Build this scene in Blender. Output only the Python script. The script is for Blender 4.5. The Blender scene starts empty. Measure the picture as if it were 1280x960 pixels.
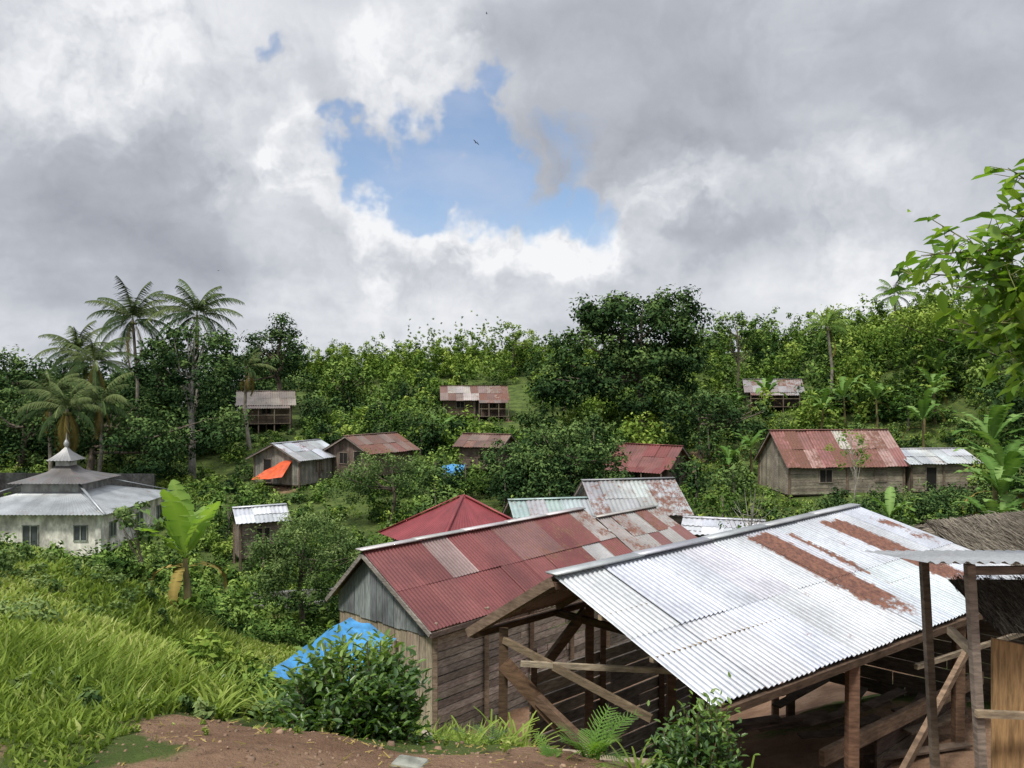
import bpy, math, random
import numpy as np
from mathutils import Vector, Euler
random.seed(7)
R = np.random.default_rng(11)
scene = bpy.context.scene
scene.view_settings.view_transform = 'Standard'
scene.view_settings.look = 'None'
scene.view_settings.exposure = 0
COL = scene.collection

# ------------------------------------------------------------ materials
def newmat(name):
    m = bpy.data.materials.new(name); m.use_nodes = True
    nt = m.node_tree; nt.nodes.clear()
    return m, nt
def nd(nt, t, **k):
    n = nt.nodes.new(t)
    for a, b in k.items():
        setattr(n, a, b)
    return n
def setin(nt, n, key, v):
    if isinstance(v, bpy.types.NodeSocket): nt.links.new(v, n.inputs[key])
    else: n.inputs[key].default_value = v
def mth(nt, op, a, b=0.0, c=0.0, clamp=False):
    n = nd(nt, 'ShaderNodeMath', operation=op, use_clamp=clamp)
    setin(nt, n, 0, a); setin(nt, n, 1, b)
    if op in ('MULTIPLY_ADD',): setin(nt, n, 2, c)
    return n.outputs[0]
def mixc(nt, f, a, b, mode='MIX'):
    n = nd(nt, 'ShaderNodeMix', data_type='RGBA', blend_type=mode)
    setin(nt, n, 0, f); setin(nt, n, 6, a); setin(nt, n, 7, b)
    return n.outputs[2]
def noise(nt, vec, scale, detail=4, rough=.55, out=0, dist=0.0):
    n = nd(nt, 'ShaderNodeTexNoise')
    if vec is not None: nt.links.new(vec, n.inputs['Vector'])
    n.inputs['Scale'].default_value = scale; n.inputs['Detail'].default_value = detail
    n.inputs['Roughness'].default_value = rough; n.inputs['Distortion'].default_value = dist
    return n.outputs[out]
def mrange(nt, v, a, b, c=0.0, d=1.0, smooth=True):
    n = nd(nt, 'ShaderNodeMapRange', interpolation_type='SMOOTHSTEP' if smooth else 'LINEAR')
    setin(nt, n, 0, v)
    for i, q in enumerate((a, b, c, d)): n.inputs[i+1].default_value = q
    return n.outputs[0]
def ramp(nt, f, stops):
    n = nd(nt, 'ShaderNodeValToRGB'); el = n.color_ramp.elements
    while len(el) < len(stops): el.new(.5)
    for e, (p, c) in zip(el, stops):
        e.position = p; e.color = (*c, 1)
    setin(nt, n, 0, f); return n.outputs[0]
def bump(nt, h, strength, dist):
    n = nd(nt, 'ShaderNodeBump'); n.inputs['Strength'].default_value = strength
    n.inputs['Distance'].default_value = dist; nt.links.new(h, n.inputs['Height'])
    return n.outputs[0]

def leaf_mat(name, dark, mid, light, trans=.3, rough=.5, gloss=0.0):
    m, nt = newmat(name)
    at = nd(nt, 'ShaderNodeAttribute', attribute_name='tint')
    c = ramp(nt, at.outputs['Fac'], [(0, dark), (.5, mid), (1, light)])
    if gloss > 0:
        p = nd(nt, 'ShaderNodeBsdfPrincipled'); nt.links.new(c, p.inputs['Base Color'])
        p.inputs['Roughness'].default_value = rough; p.inputs['Specular IOR Level'].default_value = gloss
    else:
        p = nd(nt, 'ShaderNodeBsdfDiffuse'); nt.links.new(c, p.inputs['Color'])
    last = p.outputs[0]
    if trans > 0:
        t = nd(nt, 'ShaderNodeBsdfTranslucent')
        nt.links.new(mixc(nt, 1.0, c, (1.3, 1.4, .6, 1), 'MULTIPLY'), t.inputs['Color'])
        mx = nd(nt, 'ShaderNodeMixShader'); mx.inputs[0].default_value = trans
        nt.links.new(last, mx.inputs[1]); nt.links.new(t.outputs[0], mx.inputs[2]); last = mx.outputs[0]
    o = nd(nt, 'ShaderNodeOutputMaterial'); nt.links.new(last, o.inputs[0])
    return m
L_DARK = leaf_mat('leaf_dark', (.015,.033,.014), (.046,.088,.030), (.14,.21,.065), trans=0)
L_MID = leaf_mat('leaf_mid', (.024,.054,.015), (.085,.152,.034), (.21,.30,.07), trans=0)
L_HILL = leaf_mat('leaf_hill', (.032,.070,.015), (.125,.205,.036), (.30,.38,.08), trans=.12)
L_FEATH = leaf_mat('leaf_feathery', (.03,.06,.022), (.095,.155,.05), (.23,.30,.11), trans=.15)
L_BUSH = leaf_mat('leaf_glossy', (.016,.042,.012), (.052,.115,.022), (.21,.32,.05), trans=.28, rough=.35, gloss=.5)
L_BRIGHT = leaf_mat('leaf_bright', (.06,.13,.02), (.16,.28,.035), (.34,.46,.08), trans=.5, gloss=.35)
L_GRASS = leaf_mat('grass_blades', (.09,.14,.028), (.23,.31,.06), (.46,.49,.18), trans=.3)
L_BANANA = leaf_mat('banana_leaf', (.06,.13,.02), (.15,.28,.04), (.30,.43,.09), trans=.45, rough=.4, gloss=.4)
L_BANFAR = leaf_mat('banana_leaf_far', (.03,.07,.02), (.10,.19,.045), (.24,.36,.12), trans=.2)
L_PALM = leaf_mat('palm_leaf', (.018,.034,.015), (.055,.09,.034), (.17,.20,.08), trans=0)
L_DRY = leaf_mat('dry_palm_leaf', (.07,.06,.02), (.22,.17,.05), (.40,.30,.10), trans=0)
STRAW = leaf_mat('thatch_straw', (.05,.042,.032), (.14,.12,.095), (.30,.265,.21), trans=0)

def wood_mat(name, streak=(1,1,1), rough=.85):
    m, nt = newmat(name)
    at = nd(nt, 'ShaderNodeAttribute', attribute_name='Col')
    geo = nd(nt, 'ShaderNodeNewGeometry')
    mp = nd(nt, 'ShaderNodeMapping'); nt.links.new(geo.outputs['Position'], mp.inputs[0])
    mp.inputs['Scale'].default_value = streak
    n1 = noise(nt, mp.outputs[0], 6, 5, .65); n2 = noise(nt, geo.outputs['Position'], 1.3, 3)
    f = mth(nt, 'MULTIPLY', mrange(nt, n1, .25, .75, .5, 1.3), mrange(nt, n2, .3, .7, .7, 1.2))
    c = mixc(nt, 1.0, at.outputs['Color'], f, 'MULTIPLY')
    p = nd(nt, 'ShaderNodeBsdfPrincipled'); nt.links.new(c, p.inputs['Base Color'])
    p.inputs['Roughness'].default_value = rough; p.inputs['Specular IOR Level'].default_value = .2
    nt.links.new(bump(nt, n1, .4, .01), p.inputs['Normal'])
    o = nd(nt, 'ShaderNodeOutputMaterial'); nt.links.new(p.outputs[0], o.inputs[0])
    return m
WOOD = wood_mat('weathered_wood', (1, 1, 5))
WOODV = wood_mat('weathered_wood_vertical', (6, 6, .6))
BARK = wood_mat('bark', (2, 2, .6))
PLASTER = wood_mat('painted_plaster', (.4, .4, .2), .8)

def metal_sheet():
    m, nt = newmat('corrugated_zinc')
    at = nd(nt, 'ShaderNodeAttribute', attribute_name='Col')
    geo = nd(nt, 'ShaderNodeNewGeometry'); P = geo.outputs['Position']
    n1 = noise(nt, P, 2.6, 7, .75); n2 = noise(nt, P, 16, 5, .7); n3 = noise(nt, P, .9, 3)
    v = mth(nt, 'ADD', mth(nt, 'MULTIPLY', n1, 1.0), at.outputs['Alpha'])
    v = mth(nt, 'ADD', v, mth(nt, 'MULTIPLY', mth(nt, 'SUBTRACT', n2, .5), .5))
    rust = mrange(nt, v, .76, .93)
    rc = mixc(nt, mrange(nt, n2, .3, .7), (.085,.038,.03,1), (.22,.10,.065,1))
    bc = mixc(nt, 1.0, at.outputs['Color'], mth(nt, 'MULTIPLY', mrange(nt, n2, .2, .8, .8, 1.12), mrange(nt, n3, .3, .7, .78, 1.12)), 'MULTIPLY')
    c = mixc(nt, rust, bc, rc)
    p = nd(nt, 'ShaderNodeBsdfPrincipled'); nt.links.new(c, p.inputs['Base Color'])
    nt.links.new(mth(nt, 'MULTIPLY', mth(nt, 'SUBTRACT', 1.0, rust), .4), p.inputs['Metallic'])
    nt.links.new(mrange(nt, rust, 0, 1, .45, .85), p.inputs['Roughness'])
    o = nd(nt, 'ShaderNodeOutputMaterial'); nt.links.new(p.outputs[0], o.inputs[0])
    return m
ZINC = metal_sheet()
def simple(name, col, rough=.7, var=.2, sc=3, trans=0, spec=.4):
    m, nt = newmat(name); geo = nd(nt, 'ShaderNodeNewGeometry')
    n1 = noise(nt, geo.outputs['Position'], sc, 6, .6)
    c = mixc(nt, 1.0, (*col, 1), mrange(nt, n1, .3, .7, 1-var, 1+var), 'MULTIPLY')
    p = nd(nt, 'ShaderNodeBsdfPrincipled'); nt.links.new(c, p.inputs['Base Color'])
    p.inputs['Roughness'].default_value = rough; p.inputs['Specular IOR Level'].default_value = spec
    nt.links.new(bump(nt, n1, .3, .02), p.inputs['Normal'])
    o = nd(nt, 'ShaderNodeOutputMaterial'); nt.links.new(p.outputs[0], o.inputs[0])
    return m
DARK = simple('dark_interior_panel', (.012,.011,.010), .9)  # near-black panel colour stands in for the unlit interior
BLUE = simple('blue_tarpaulin', (.045,.22,.45), .5, .3, 5)
ORANGE = simple('orange_tarpaulin', (.62,.10,.03), .5, .25)
CONC = simple('concrete', (.17,.165,.15), .9, .3, 1.5)
BIRDM = simple('bird_feathers', (.03,.03,.03), .8)

# ------------------------------------------------------------ mesh helpers
def empty(name, loc):
    e = bpy.data.objects.new(name, None); e.location = loc; e.empty_display_size = .3
    COL.objects.link(e); return e
class MB:
    def __init__(s): s.v=[]; s.f=[]; s.c=[]
    def add(s, vs, fs, col):
        b = len(s.v); s.v += [tuple(q) for q in vs]; s.f += [tuple(i+b for i in f) for f in fs]
        c = tuple(col) if len(col) == 4 else (*col, 0.0)
        s.c += [c]*len(vs)
    def obj(s, name, mat, parent=None, smooth=False, loc=(0,0,0)):
        o0 = Vector(parent.location) if parent else Vector(loc)
        me = bpy.data.meshes.new(name)
        me.from_pydata([(a-o0.x, b-o0.y, c-o0.z) for a, b, c in s.v], [], s.f)
        at = me.attributes.new('Col', 'FLOAT_COLOR', 'POINT')
        at.data.foreach_set('color', np.array(s.c, dtype=np.float32).ravel())
        me.materials.append(mat)
        if smooth: me.polygons.foreach_set('use_smooth', [True]*len(me.polygons))
        me.update()
        o = bpy.data.objects.new(name, me); COL.objects.link(o)
        if parent: o.parent = parent
        else: o.location = o0
        return o
def vj(col, a=.15):
    k = 1 + random.uniform(-a, a); return tuple(min(1, c*k*(1+random.uniform(-.03,.03))) for c in col[:3])
def beam(mb, p, q, w, h, col, up=(0,0,1)):
    p = Vector(p); q = Vector(q); ax = (q-p).normalized(); up = Vector(up)
    s = ax.cross(up)
    if s.length < 1e-3: s = ax.cross(Vector((0,1,0)))
    s.normalize(); u = s.cross(ax).normalized(); s = s*w/2; u = u*h/2
    vs = [p-s-u, p+s-u, p+s+u, p-s+u, q-s-u, q+s-u, q+s+u, q-s+u]
    mb.add(vs, [(0,1,2,3),(7,6,5,4),(0,4,5,1),(1,5,6,2),(2,6,7,3),(3,7,4,0)], col)
def tube(mb, pts, rad, col, n=7):
    pts = [Vector(p) for p in pts]; vs=[]; fs=[]
    for i, p in enumerate(pts):
        a = (pts[min(i+1,len(pts)-1)]-pts[max(i-1,0)]).normalized()
        s = a.cross(Vector((.3,.9,.1))).normalized(); t = a.cross(s)
        for k in range(n):
            th = 2*math.pi*k/n; vs.append(p + (s*math.cos(th)+t*math.sin(th))*rad[i])
    for i in range(len(pts)-1):
        for k in range(n):
            fs.append((i*n+k, i*n+(k+1)%n, (i+1)*n+(k+1)%n, (i+1)*n+k))
    mb.add(vs, fs, col)
def np_obj(name, V, F, tint, mat, parent=None, smooth=False):
    V = np.asarray(V, dtype=np.float32)
    if parent is not None: V = V - np.array(parent.location, dtype=np.float32)
    F = np.asarray(F, dtype=np.int32); k = F.shape[1]
    me = bpy.data.meshes.new(name)
    me.vertices.add(len(V)); me.vertices.foreach_set('co', V.ravel())
    me.loops.add(F.size); me.loops.foreach_set('vertex_index', F.ravel())
    me.polygons.add(len(F)); me.polygons.foreach_set('loop_start', np.arange(len(F), dtype=np.int32)*k)
    me.polygons.foreach_set('loop_total', np.full(len(F), k, dtype=np.int32))
    at = me.attributes.new('tint', 'FLOAT', 'POINT'); at.data.foreach_set('value', np.asarray(tint, dtype=np.float32))
    me.materials.append(mat); me.update(calc_edges=True)
    if smooth: me.polygons.foreach_set('use_smooth', np.ones(len(F), dtype=bool))
    o = bpy.data.objects.new(name, me); COL.objects.link(o)
    if parent is not None: o.parent = parent
    return o
def nrm(a): return a/np.maximum(np.linalg.norm(a, axis=-1, keepdims=True), 1e-6)
def leaves4(P, Nn, size, aspect=.5):
    n = len(P); t = nrm(np.cross(Nn, R.normal(size=(n,3)))); b = np.cross(Nn, t)
    s = (np.ones(n)*size if np.isscalar(size) else size)[:,None]*R.uniform(.6,1.3,(n,1))
    base = P-t*s*.5; tip = P+t*s*.5-Nn*s*.12
    V = np.stack([base, P+b*s*aspect*.5, tip, P-b*s*aspect*.5], 1).reshape(-1,3)
    F = np.arange(4*n).reshape(n,4); return V, F
def leaves6(P, D, Nn, size, aspect=.4):
    n = len(P); D = nrm(D); b = nrm(np.cross(Nn, D)); Nn = np.cross(D, b)
    s = size[:,None]
    base=P; tip=P+D*s-Nn*s*.22; la=P+D*s*.3+b*s*aspect*.5+Nn*s*.05; lb=P+D*s*.68+b*s*aspect*.42-Nn*s*.02
    ra=P+D*s*.3-b*s*aspect*.5+Nn*s*.05; rb=P+D*s*.68-b*s*aspect*.42-Nn*s*.02
    V = np.stack([base,la,lb,tip,rb,ra],1).reshape(-1,3)
    i = np.arange(n)[:,None]*6
    F = np.concatenate([i+np.array([0,1,2,3]), i+np.array([0,3,4,5])]); return V, F

# ------------------------------------------------------------ terrain
CP = np.array([
 (0,0,-1.65),(-3,-4,-1.6),(4,-4,-1.7),(-8,0,-1.7),(-2.6,3.6,-1.68),(-1.3,3.8,-1.74),(-1.25,4.7,-2.02),(0,3.9,-1.84),(.8,3.4,-1.87),(2,3,-2.3),(5,3,-2.6),
 (.2,5.2,-2.45),(1.2,4.6,-2.45),(2.2,5.2,-3.5),(.3,6.8,-3.5),(-.3,9,-4.25),(1,9.5,-4.6),(3.5,7.5,-4.5),(5,9,-4.8),(5.5,12.5,-5.0),(8,11,-4.9),(4,6,-4.0),(6,6.5,-4.2),
 (-.3,12,-5.9),(-1.5,15,-7.1),(1.2,13.8,-6.6),(2.6,15.2,-7.0),(1.5,17,-7.3),(3.6,17,-7.3),(3,22,-7.6),(-4,18,-7.4),(-3,12,-5.6),(6,19,-6.9),(10,17,-5.7),(14,14,-5.2),
 (-5.1,8,-2.34),(-8.3,13,-2.85),(-12.8,20,-4.05),(-3.3,8,-2.75),(-4.9,12,-3.45),(-5.5,15.5,-5.6),(-2.0,6,-2.5),(-2.6,9,-4.4),(-8,19,-5.4),(-18,20,-4),
 (-9,33,-9.2),(-8,26,-8.6),(-15,30,-8.8),(-20,35,-9.8),(0,30,-8.8),(0,40,-9),(8,36,-8.6),(-15,45,-9.8),(-28,50,-10),(-23,46,-9.95),(-36,48,-10),(-40,62,-8.5),(-28,60,-9.0),
 (-18,60,-7.5),(-11,62,-6.9),(0,52,-8.2),(8,59,-7.7),(12,61,-7.2),(22,55,-7.0),(32,55,-7.2),(14,45,-8.6),(25,35,-8.2),(14,25,-7.2),(40,35,-5),(45,55,-4),
 (-25,80,-4.2),(-3,90,-3.7),(-12,88,-3.4),(5,88,-3.8),(27.5,85,-2.6),(15,80,-4.6),(20,105,1.2),(45,80,2.2),(60,90,5),(0,130,3.0),(-20,128,2.2),(20,130,4.0),(45,120,6),(-60,110,-2),(-60,80,-5),
 (0,180,-3),(60,180,2),(-60,180,-4),(130,120,8),(-130,120,-3),(0,300,-8),(-400,600,-8),(400,600,-8),(400,0,0),(-400,0,-8),(0,-100,0),(-300,-300,0),(300,-300,0),(-20,5,-2.2),(-40,25,-7),(25,5,-3)], dtype=float)
def kern(d2): return np.sqrt(d2+.5)
_A = kern(((CP[:,None,:2]-CP[None,:,:2])**2).sum(-1)); n_=len(CP)
_M = np.zeros((n_+1,n_+1)); _M[:n_,:n_]=_A; _M[:n_,n_]=1; _M[n_,:n_]=1
_W = np.linalg.solve(_M, np.append(CP[:,2],0))
def H(x, y):
    x = np.atleast_1d(np.asarray(x,float)); y=np.atleast_1d(np.asarray(y,float)); sh=x.shape
    x=x.ravel(); y=y.ravel(); out=np.empty(len(x))
    for i in range(0,len(x),20000):
        d2=(x[i:i+20000,None]-CP[None,:,0])**2+(y[i:i+20000,None]-CP[None,:,1])**2
        out[i:i+20000]=kern(d2)@_W[:n_]+_W[n_]
    return out.reshape(sh)
def h1(x,y): return float(H(x,y)[0])
def bumps(x,y):
    return .05*np.sin(x*1.7+np.sin(y*1.3)*1.5)*np.sin(y*1.9+x*.6)+.025*np.sin(x*4.3+y*2.1)*np.sin(y*5.1-x*1.2)+.012*np.sin(x*13+3*np.sin(y*7))*np.sin(y*11+2*np.sin(x*9))
def pn(x,y):
    return .5+.25*np.sin(x*1.1+1.3*np.sin(y*.9))+.25*np.sin(y*2.3+1.7*np.sin(x*1.9+y*.7))
DIRT = [(-16.3,59,2.6,.6),(-10.8,60,2.4,.5),(-1,88,3,.5),(14,63,3,.55),(10,57.5,2.5,.5),(5,9.5,5,1),(1.5,12,4.5,1),(2.5,15,4,1),(2.8,18.5,5,1),(0,16,3,.9),(6,17,4,1),(-9.5,31.5,2.2,.6),(26,84,3,.4),(16.5,68,4,.6),(-2.55,6.4,.9,.6),(-1.9,7.8,.9,.6),(-2.1,5.2,.55,.9),(-2.62,3.62,.42,1.4)]
def dirtf(x,y):
    d = np.clip((5.0+.35*np.sin(x*2.1)+.2*np.sin(x*5.3+1)-.25*np.clip(x+1,-1,1)-y)*1.8,0,1)*np.clip((x+1.95-.3*np.sin(y*4))*2.2,0,1)
    d = np.maximum(d, np.clip((3.62+.2*np.sin(x*3)-y)*2.5,0,1))
    for a,b,r,s in DIRT: d = np.maximum(d, s*np.clip(1.5*(1-np.hypot(x-a,y-b)/r),0,1)*(.6+.8*pn(x*.8,y*.8)))
    d = np.maximum(d, np.clip((x-.2)*1.2,0,1)*np.clip((7.5-y)*.7,0,1)*.8)
    return np.clip(d,0,1)
g = np.linspace(-1,1,420); gx = np.sinh(g*5.6)/np.sinh(5.6)*500
gy_ = np.linspace(-.55,1,420); gy = np.sinh(gy_*5.6)/np.sinh(5.6)*560+4
X,Y = np.meshgrid(gx,gy); Z = H(X,Y)+bumps(X,Y)
V = np.stack([X,Y,Z],-1).reshape(-1,3); nx=len(gx); ny=len(gy)
idx = np.arange(nx*ny).reshape(ny,nx)
F = np.stack([idx[:-1,:-1],idx[:-1,1:],idx[1:,1:],idx[1:,:-1]],-1).reshape(-1,4)
m, nt = newmat('ground_soil_and_grass')
at = nd(nt,'ShaderNodeAttribute',attribute_name='tint'); geo = nd(nt,'ShaderNodeNewGeometry'); P_=geo.outputs['Position']
n1=noise(nt,P_,1.1,6,.6); n2=noise(nt,P_,9,8,.7); n4=noise(nt,P_,45,4,.7)
gcol = mixc(nt, mrange(nt,n1,.3,.7), (.045,.075,.020,1), (.12,.165,.042,1))
gcol = mixc(nt, mrange(nt,n2,.45,.8,0,.6), gcol, (.15,.14,.07,1))
dcol = mixc(nt, mrange(nt,n1,.3,.7), (.19,.11,.068,1), (.38,.245,.16,1))
dcol = mixc(nt, mrange(nt,n2,.5,.75,0,.75), dcol, (.13,.08,.053,1))
dcol = mixc(nt, mrange(nt,n4,.55,.8,0,.5), dcol, (.40,.29,.20,1))
f = mrange(nt, mth(nt,'ADD',at.outputs['Fac'],mth(nt,'MULTIPLY',mth(nt,'SUBTRACT',n2,.5),.6)), .35,.6)
p = nd(nt,'ShaderNodeBsdfPrincipled'); nt.links.new(mixc(nt,f,gcol,dcol),p.inputs['Base Color'])
p.inputs['Roughness'].default_value=.95; p.inputs['Specular IOR Level'].default_value=.1
nt.links.new(bump(nt, mth(nt,'ADD',n2,mth(nt,'MULTIPLY',n4,.5)), .9, .10),p.inputs['Normal'])
o = nd(nt,'ShaderNodeOutputMaterial'); nt.links.new(p.outputs[0],o.inputs[0])
np_obj('ground_terrain', V, F, dirtf(V[:,0],V[:,1]), m, smooth=True)

# ------------------------------------------------------------ vegetation helpers
def crown(lobes, clump_r, per, leaf, up=.5):
    Ps=[];Ns=[];Ts=[]
    for (cx,cy,cz,rx,ry,rz,n) in lobes:
        d = nrm(R.normal(size=(n,3))); rad=(.40+.60*R.random((n,1))**.6)
        C = np.array([cx,cy,cz])+d*rad*np.array([rx,ry,rz])
        ct = R.normal(0,.18,n)+.42+.27*d[:,2]  # tint rises towards crown and clump tops, top light put into leaf colour
        dd = nrm(R.normal(size=(n,per,3))); cr = clump_r*R.uniform(.6,1.35,(n,1,1))
        rr = R.random((n,per,1))**.5
        P = C[:,None,:]+dd*cr*rr*np.array([1,1,.7])
        Nn = nrm(dd*.7+np.array([0,0,up])+R.normal(0,.4,(n,per,3)))
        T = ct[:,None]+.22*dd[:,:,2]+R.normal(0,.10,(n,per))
        Ps.append(P.reshape(-1,3));Ns.append(Nn.reshape(-1,3));Ts.append(T.ravel())
    return np.concatenate(Ps),np.concatenate(Ns),np.clip(np.concatenate(Ts),0,1)
def tree(name, bx, by, lobes, clump_r, per, leaf, mat, tr, bark=(.16,.13,.10), asp=.5, limbs=9, lean=0, dens=1.15, big=1.18):
    bz = h1(bx,by)-.1; e = empty(name,(bx,by,bz))
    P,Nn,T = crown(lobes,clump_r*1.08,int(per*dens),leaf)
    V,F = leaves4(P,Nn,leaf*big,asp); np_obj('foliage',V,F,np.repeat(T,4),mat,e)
    mb=MB(); L0=lobes[0]; top=Vector((L0[0],L0[1],L0[2]+L0[5]*.3)); b=Vector((bx,by,bz))
    mid=b.lerp(top,.5)+Vector((random.uniform(-.3,.3)+lean,random.uniform(-.3,.3),0))
    tube(mb,[b,b.lerp(mid,.5)+Vector((.05,0,0)),mid,mid.lerp(top,.5),top],[tr*1.25,tr,tr*.8,tr*.5,tr*.2],bark)
    for i in range(limbs):
        lo=random.choice(lobes); d=Vector(R.normal(size=3)).normalized()
        tgt=Vector((lo[0]+d.x*lo[3]*.8,lo[1]+d.y*lo[4]*.8,lo[2]+abs(d.z)*lo[5]*.7))
        st=mid.lerp(top,random.uniform(-.1,.7)); m2=st.lerp(tgt,.5)+Vector((0,0,-.08*(tgt-st).length))
        tube(mb,[st,m2,tgt],[tr*.45,tr*.3,tr*.08],bark,5)
    mb.obj('trunk',BARK,e,True); return e
def shrub_mass(name, pts, mat, leaf, per, clump_n, asp=.5, tv=.18, lift=.12, ball=False):
    z = H(pts[:,0],pts[:,1]); n=len(pts)
    d = nrm(R.normal(size=(n,clump_n,3)))
    if not ball: d[:,:,2]=np.abs(d[:,:,2])
    rad = .35+.6*R.random((n,clump_n,1))
    sc = np.stack([pts[:,2],pts[:,2],pts[:,3]],-1)[:,None,:]
    base = np.stack([pts[:,0],pts[:,1],z+pts[:,3]*lift],-1)[:,None,:]
    C = base+d*rad*sc
    st = R.normal(.45,tv,(n,1)); ct = st+R.normal(0,.14,(n,clump_n))+.3*(d[:,:,2]*rad[:,:,0]-.35)  # upper clumps and leaves tinted lighter, overhead light put into the colour
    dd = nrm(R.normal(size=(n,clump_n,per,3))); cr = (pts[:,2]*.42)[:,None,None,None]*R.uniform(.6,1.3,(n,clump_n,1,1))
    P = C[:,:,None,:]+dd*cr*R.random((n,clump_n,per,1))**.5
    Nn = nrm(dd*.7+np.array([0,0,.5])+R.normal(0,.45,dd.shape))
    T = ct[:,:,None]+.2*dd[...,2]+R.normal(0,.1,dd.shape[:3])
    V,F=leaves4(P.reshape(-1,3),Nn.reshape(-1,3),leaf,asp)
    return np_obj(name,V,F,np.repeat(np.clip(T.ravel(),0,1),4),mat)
CLEAR=[(-28,50.5,7),(-16.3,61,3.4),(-15.8,57.5,1.6),(-10.8,62,3.4),(-24.5,80,3.4),(-3.5,90,4.6),(-2.2,63,2.2),(10.2,60,3.4),(9.8,56.8,1.6),(22,55,5.2),(28.5,55,3.6),(24,51.5,4),(27.5,85,3.6),
 (-1.9,31,3.6),(2.6,36,4),(6,37,3.4),(9.2,33.5,2.6),(-13.4,42,2),(0,20,6.5),(4,25,3.6),(-9,32,1.8),(3.5,12,8)]
def ok(x,y,r=0):
    m=np.ones(len(x),bool)
    for a,b,c in CLEAR: m&=np.hypot(x-a,y-b)>c+r
    return m
def sight(x,y,lo=.84):
    m=np.ones(len(x),bool)
    for (a,b,w) in ((-16.4,61,2.6),(-10.9,62,2.5),(-24.6,80,2.4),(-3.4,90,4.0),(10.3,60,2.5),(22,55,5.6),(28.8,55.6,2.8),(27.6,85,3.0)):
        t=y/b; m&=~((t<1)&(t>lo)&(np.abs(x-a*t)<w))
    return m
n=740; y=R.uniform(68,140,n); x=R.uniform(-.78,.82,n)*y
k=ok(x,y,1.3)&sight(x,y); x=x[k];y=y[k]
rr=R.uniform(1.2,2.8,len(x)); left=x/y<-.26; right=x/y>.22
hh=R.uniform(1.8,4.8,len(x)); hh[left]*=1.3; hh[right]*=1.15
nearh=(y<92)&(np.abs(x/y)<.25); hh[nearh]*=.7
pts=np.stack([x,y,rr,hh],-1); q=R.random(len(x))
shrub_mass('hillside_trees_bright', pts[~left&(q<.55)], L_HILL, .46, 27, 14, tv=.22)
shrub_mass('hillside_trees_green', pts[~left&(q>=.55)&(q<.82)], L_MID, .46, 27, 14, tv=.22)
shrub_mass('hillside_trees_shade', pts[~left&(q>=.82)], L_DARK, .46, 27, 14, tv=.22)  # dark leaf colour stands in for shaded gaps between crowns
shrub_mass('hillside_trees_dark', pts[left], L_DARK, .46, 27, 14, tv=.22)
n=130; y=R.uniform(112,130,n); x=R.uniform(-.30,.10,n)*y
shrub_mass('ridge_thicket', np.stack([x,y,R.uniform(.8,1.7,n),R.uniform(4.0,6.4,n)],-1), L_HILL,.45,24,14,.35)
n=50; y=R.uniform(118,128,n); x=R.uniform(-.13,-.01,n)*y
shrub_mass('ridge_bamboo_shoots', np.stack([x,y,R.uniform(.2,.4,n),R.uniform(6.8,8.8,n)],-1), L_HILL,.5,8,12,.2)
n=170; y=R.uniform(84,112,n); x=R.uniform(.28,.78,n)*y; k=ok(x,y,1.2)
qq=R.random(n)<.35; pts=np.stack([x,y,R.uniform(1.2,2.7,n),R.uniform(3.8,7.0,n)*(1+.25*(x/y>.5))],-1)
shrub_mass('ridge_thicket_green', pts[k&~qq], L_HILL,.44,27,15); shrub_mass('ridge_trees_green', pts[k&qq], L_MID,.44,27,15)
n=150; y=R.uniform(46,92,n); x=R.uniform(-.44,.60,n)*y; k=ok(x,y,1.5)&sight(x,y,.62); x=x[k];y=y[k]
pts=np.stack([x,y,R.uniform(1.0,2.0,len(x)),R.uniform(1.1,2.1,len(x))],-1); q=R.random(len(x))<.5
shrub_mass('orchard_trees', pts[q], L_MID,.28,42,18,tv=.2,lift=1.1,ball=True)
shrub_mass('orchard_trees_dark', pts[~q], L_DARK,.28,42,18,tv=.2,lift=1.1,ball=True)
mb=MB()
for a in pts:
    z0=h1(a[0],a[1]); tube(mb,[(a[0],a[1],z0-.2),(a[0]+.1,a[1],z0+a[3]*.6),(a[0],a[1],z0+a[3]*1.5)],[.11,.08,.03],vj((.28,.25,.2),.3),5)
mb.obj('orchard_trunks',BARK,None,True,loc=(0,65,-6))
n=2100; y=R.uniform(26,82,n); x=R.uniform(-.72,.78,n)*y
k=ok(x,y,.3)&~((x/y<-.45)&(y<40)&(R.random(n)<.5)); x=x[k];y=y[k]; s=sight(x,y)
pts=np.stack([x,y,R.uniform(.45,1.4,len(x)),R.uniform(.4,1.8,len(x))],-1); pts[~s,3]*=.55
q=R.random(len(x))
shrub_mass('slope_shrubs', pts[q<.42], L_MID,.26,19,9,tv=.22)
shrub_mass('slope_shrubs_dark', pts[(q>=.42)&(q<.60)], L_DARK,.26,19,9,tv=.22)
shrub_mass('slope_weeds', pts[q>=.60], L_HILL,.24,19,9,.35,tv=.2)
n=1900; y=R.uniform(30,92,n); x=R.uniform(-.45,.6,n)*y; k=~ok(x,y,1.0); x=x[k];y=y[k]; mk=np.ones(len(x),bool)
for (a,b,c) in ((-28,50.5,5.4),(-16.3,61,2.9),(-10.8,62,2.7),(-24.5,80,2.7),(-3.5,90,3.8),(-2.2,63,1.8),(10.2,60,2.7),(22,55,4.6),(28.5,55,2.8),(27.5,85,2.9),(-1.9,31,3),(2.6,37,3.2),(5.6,38.5,2.8),(9,34,1.8)): mk&=np.hypot(x-a,y-b)>c
x=x[mk];y=y[mk]
shrub_mass('yard_weeds', np.stack([x,y,R.uniform(.3,.9,len(x)),R.uniform(.15,.7,len(x))],-1), L_MID,.18,16,8,.4,tv=.22)
n=200; y=R.uniform(17,36,n); x=R.uniform(.40,.82,n)*y
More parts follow.
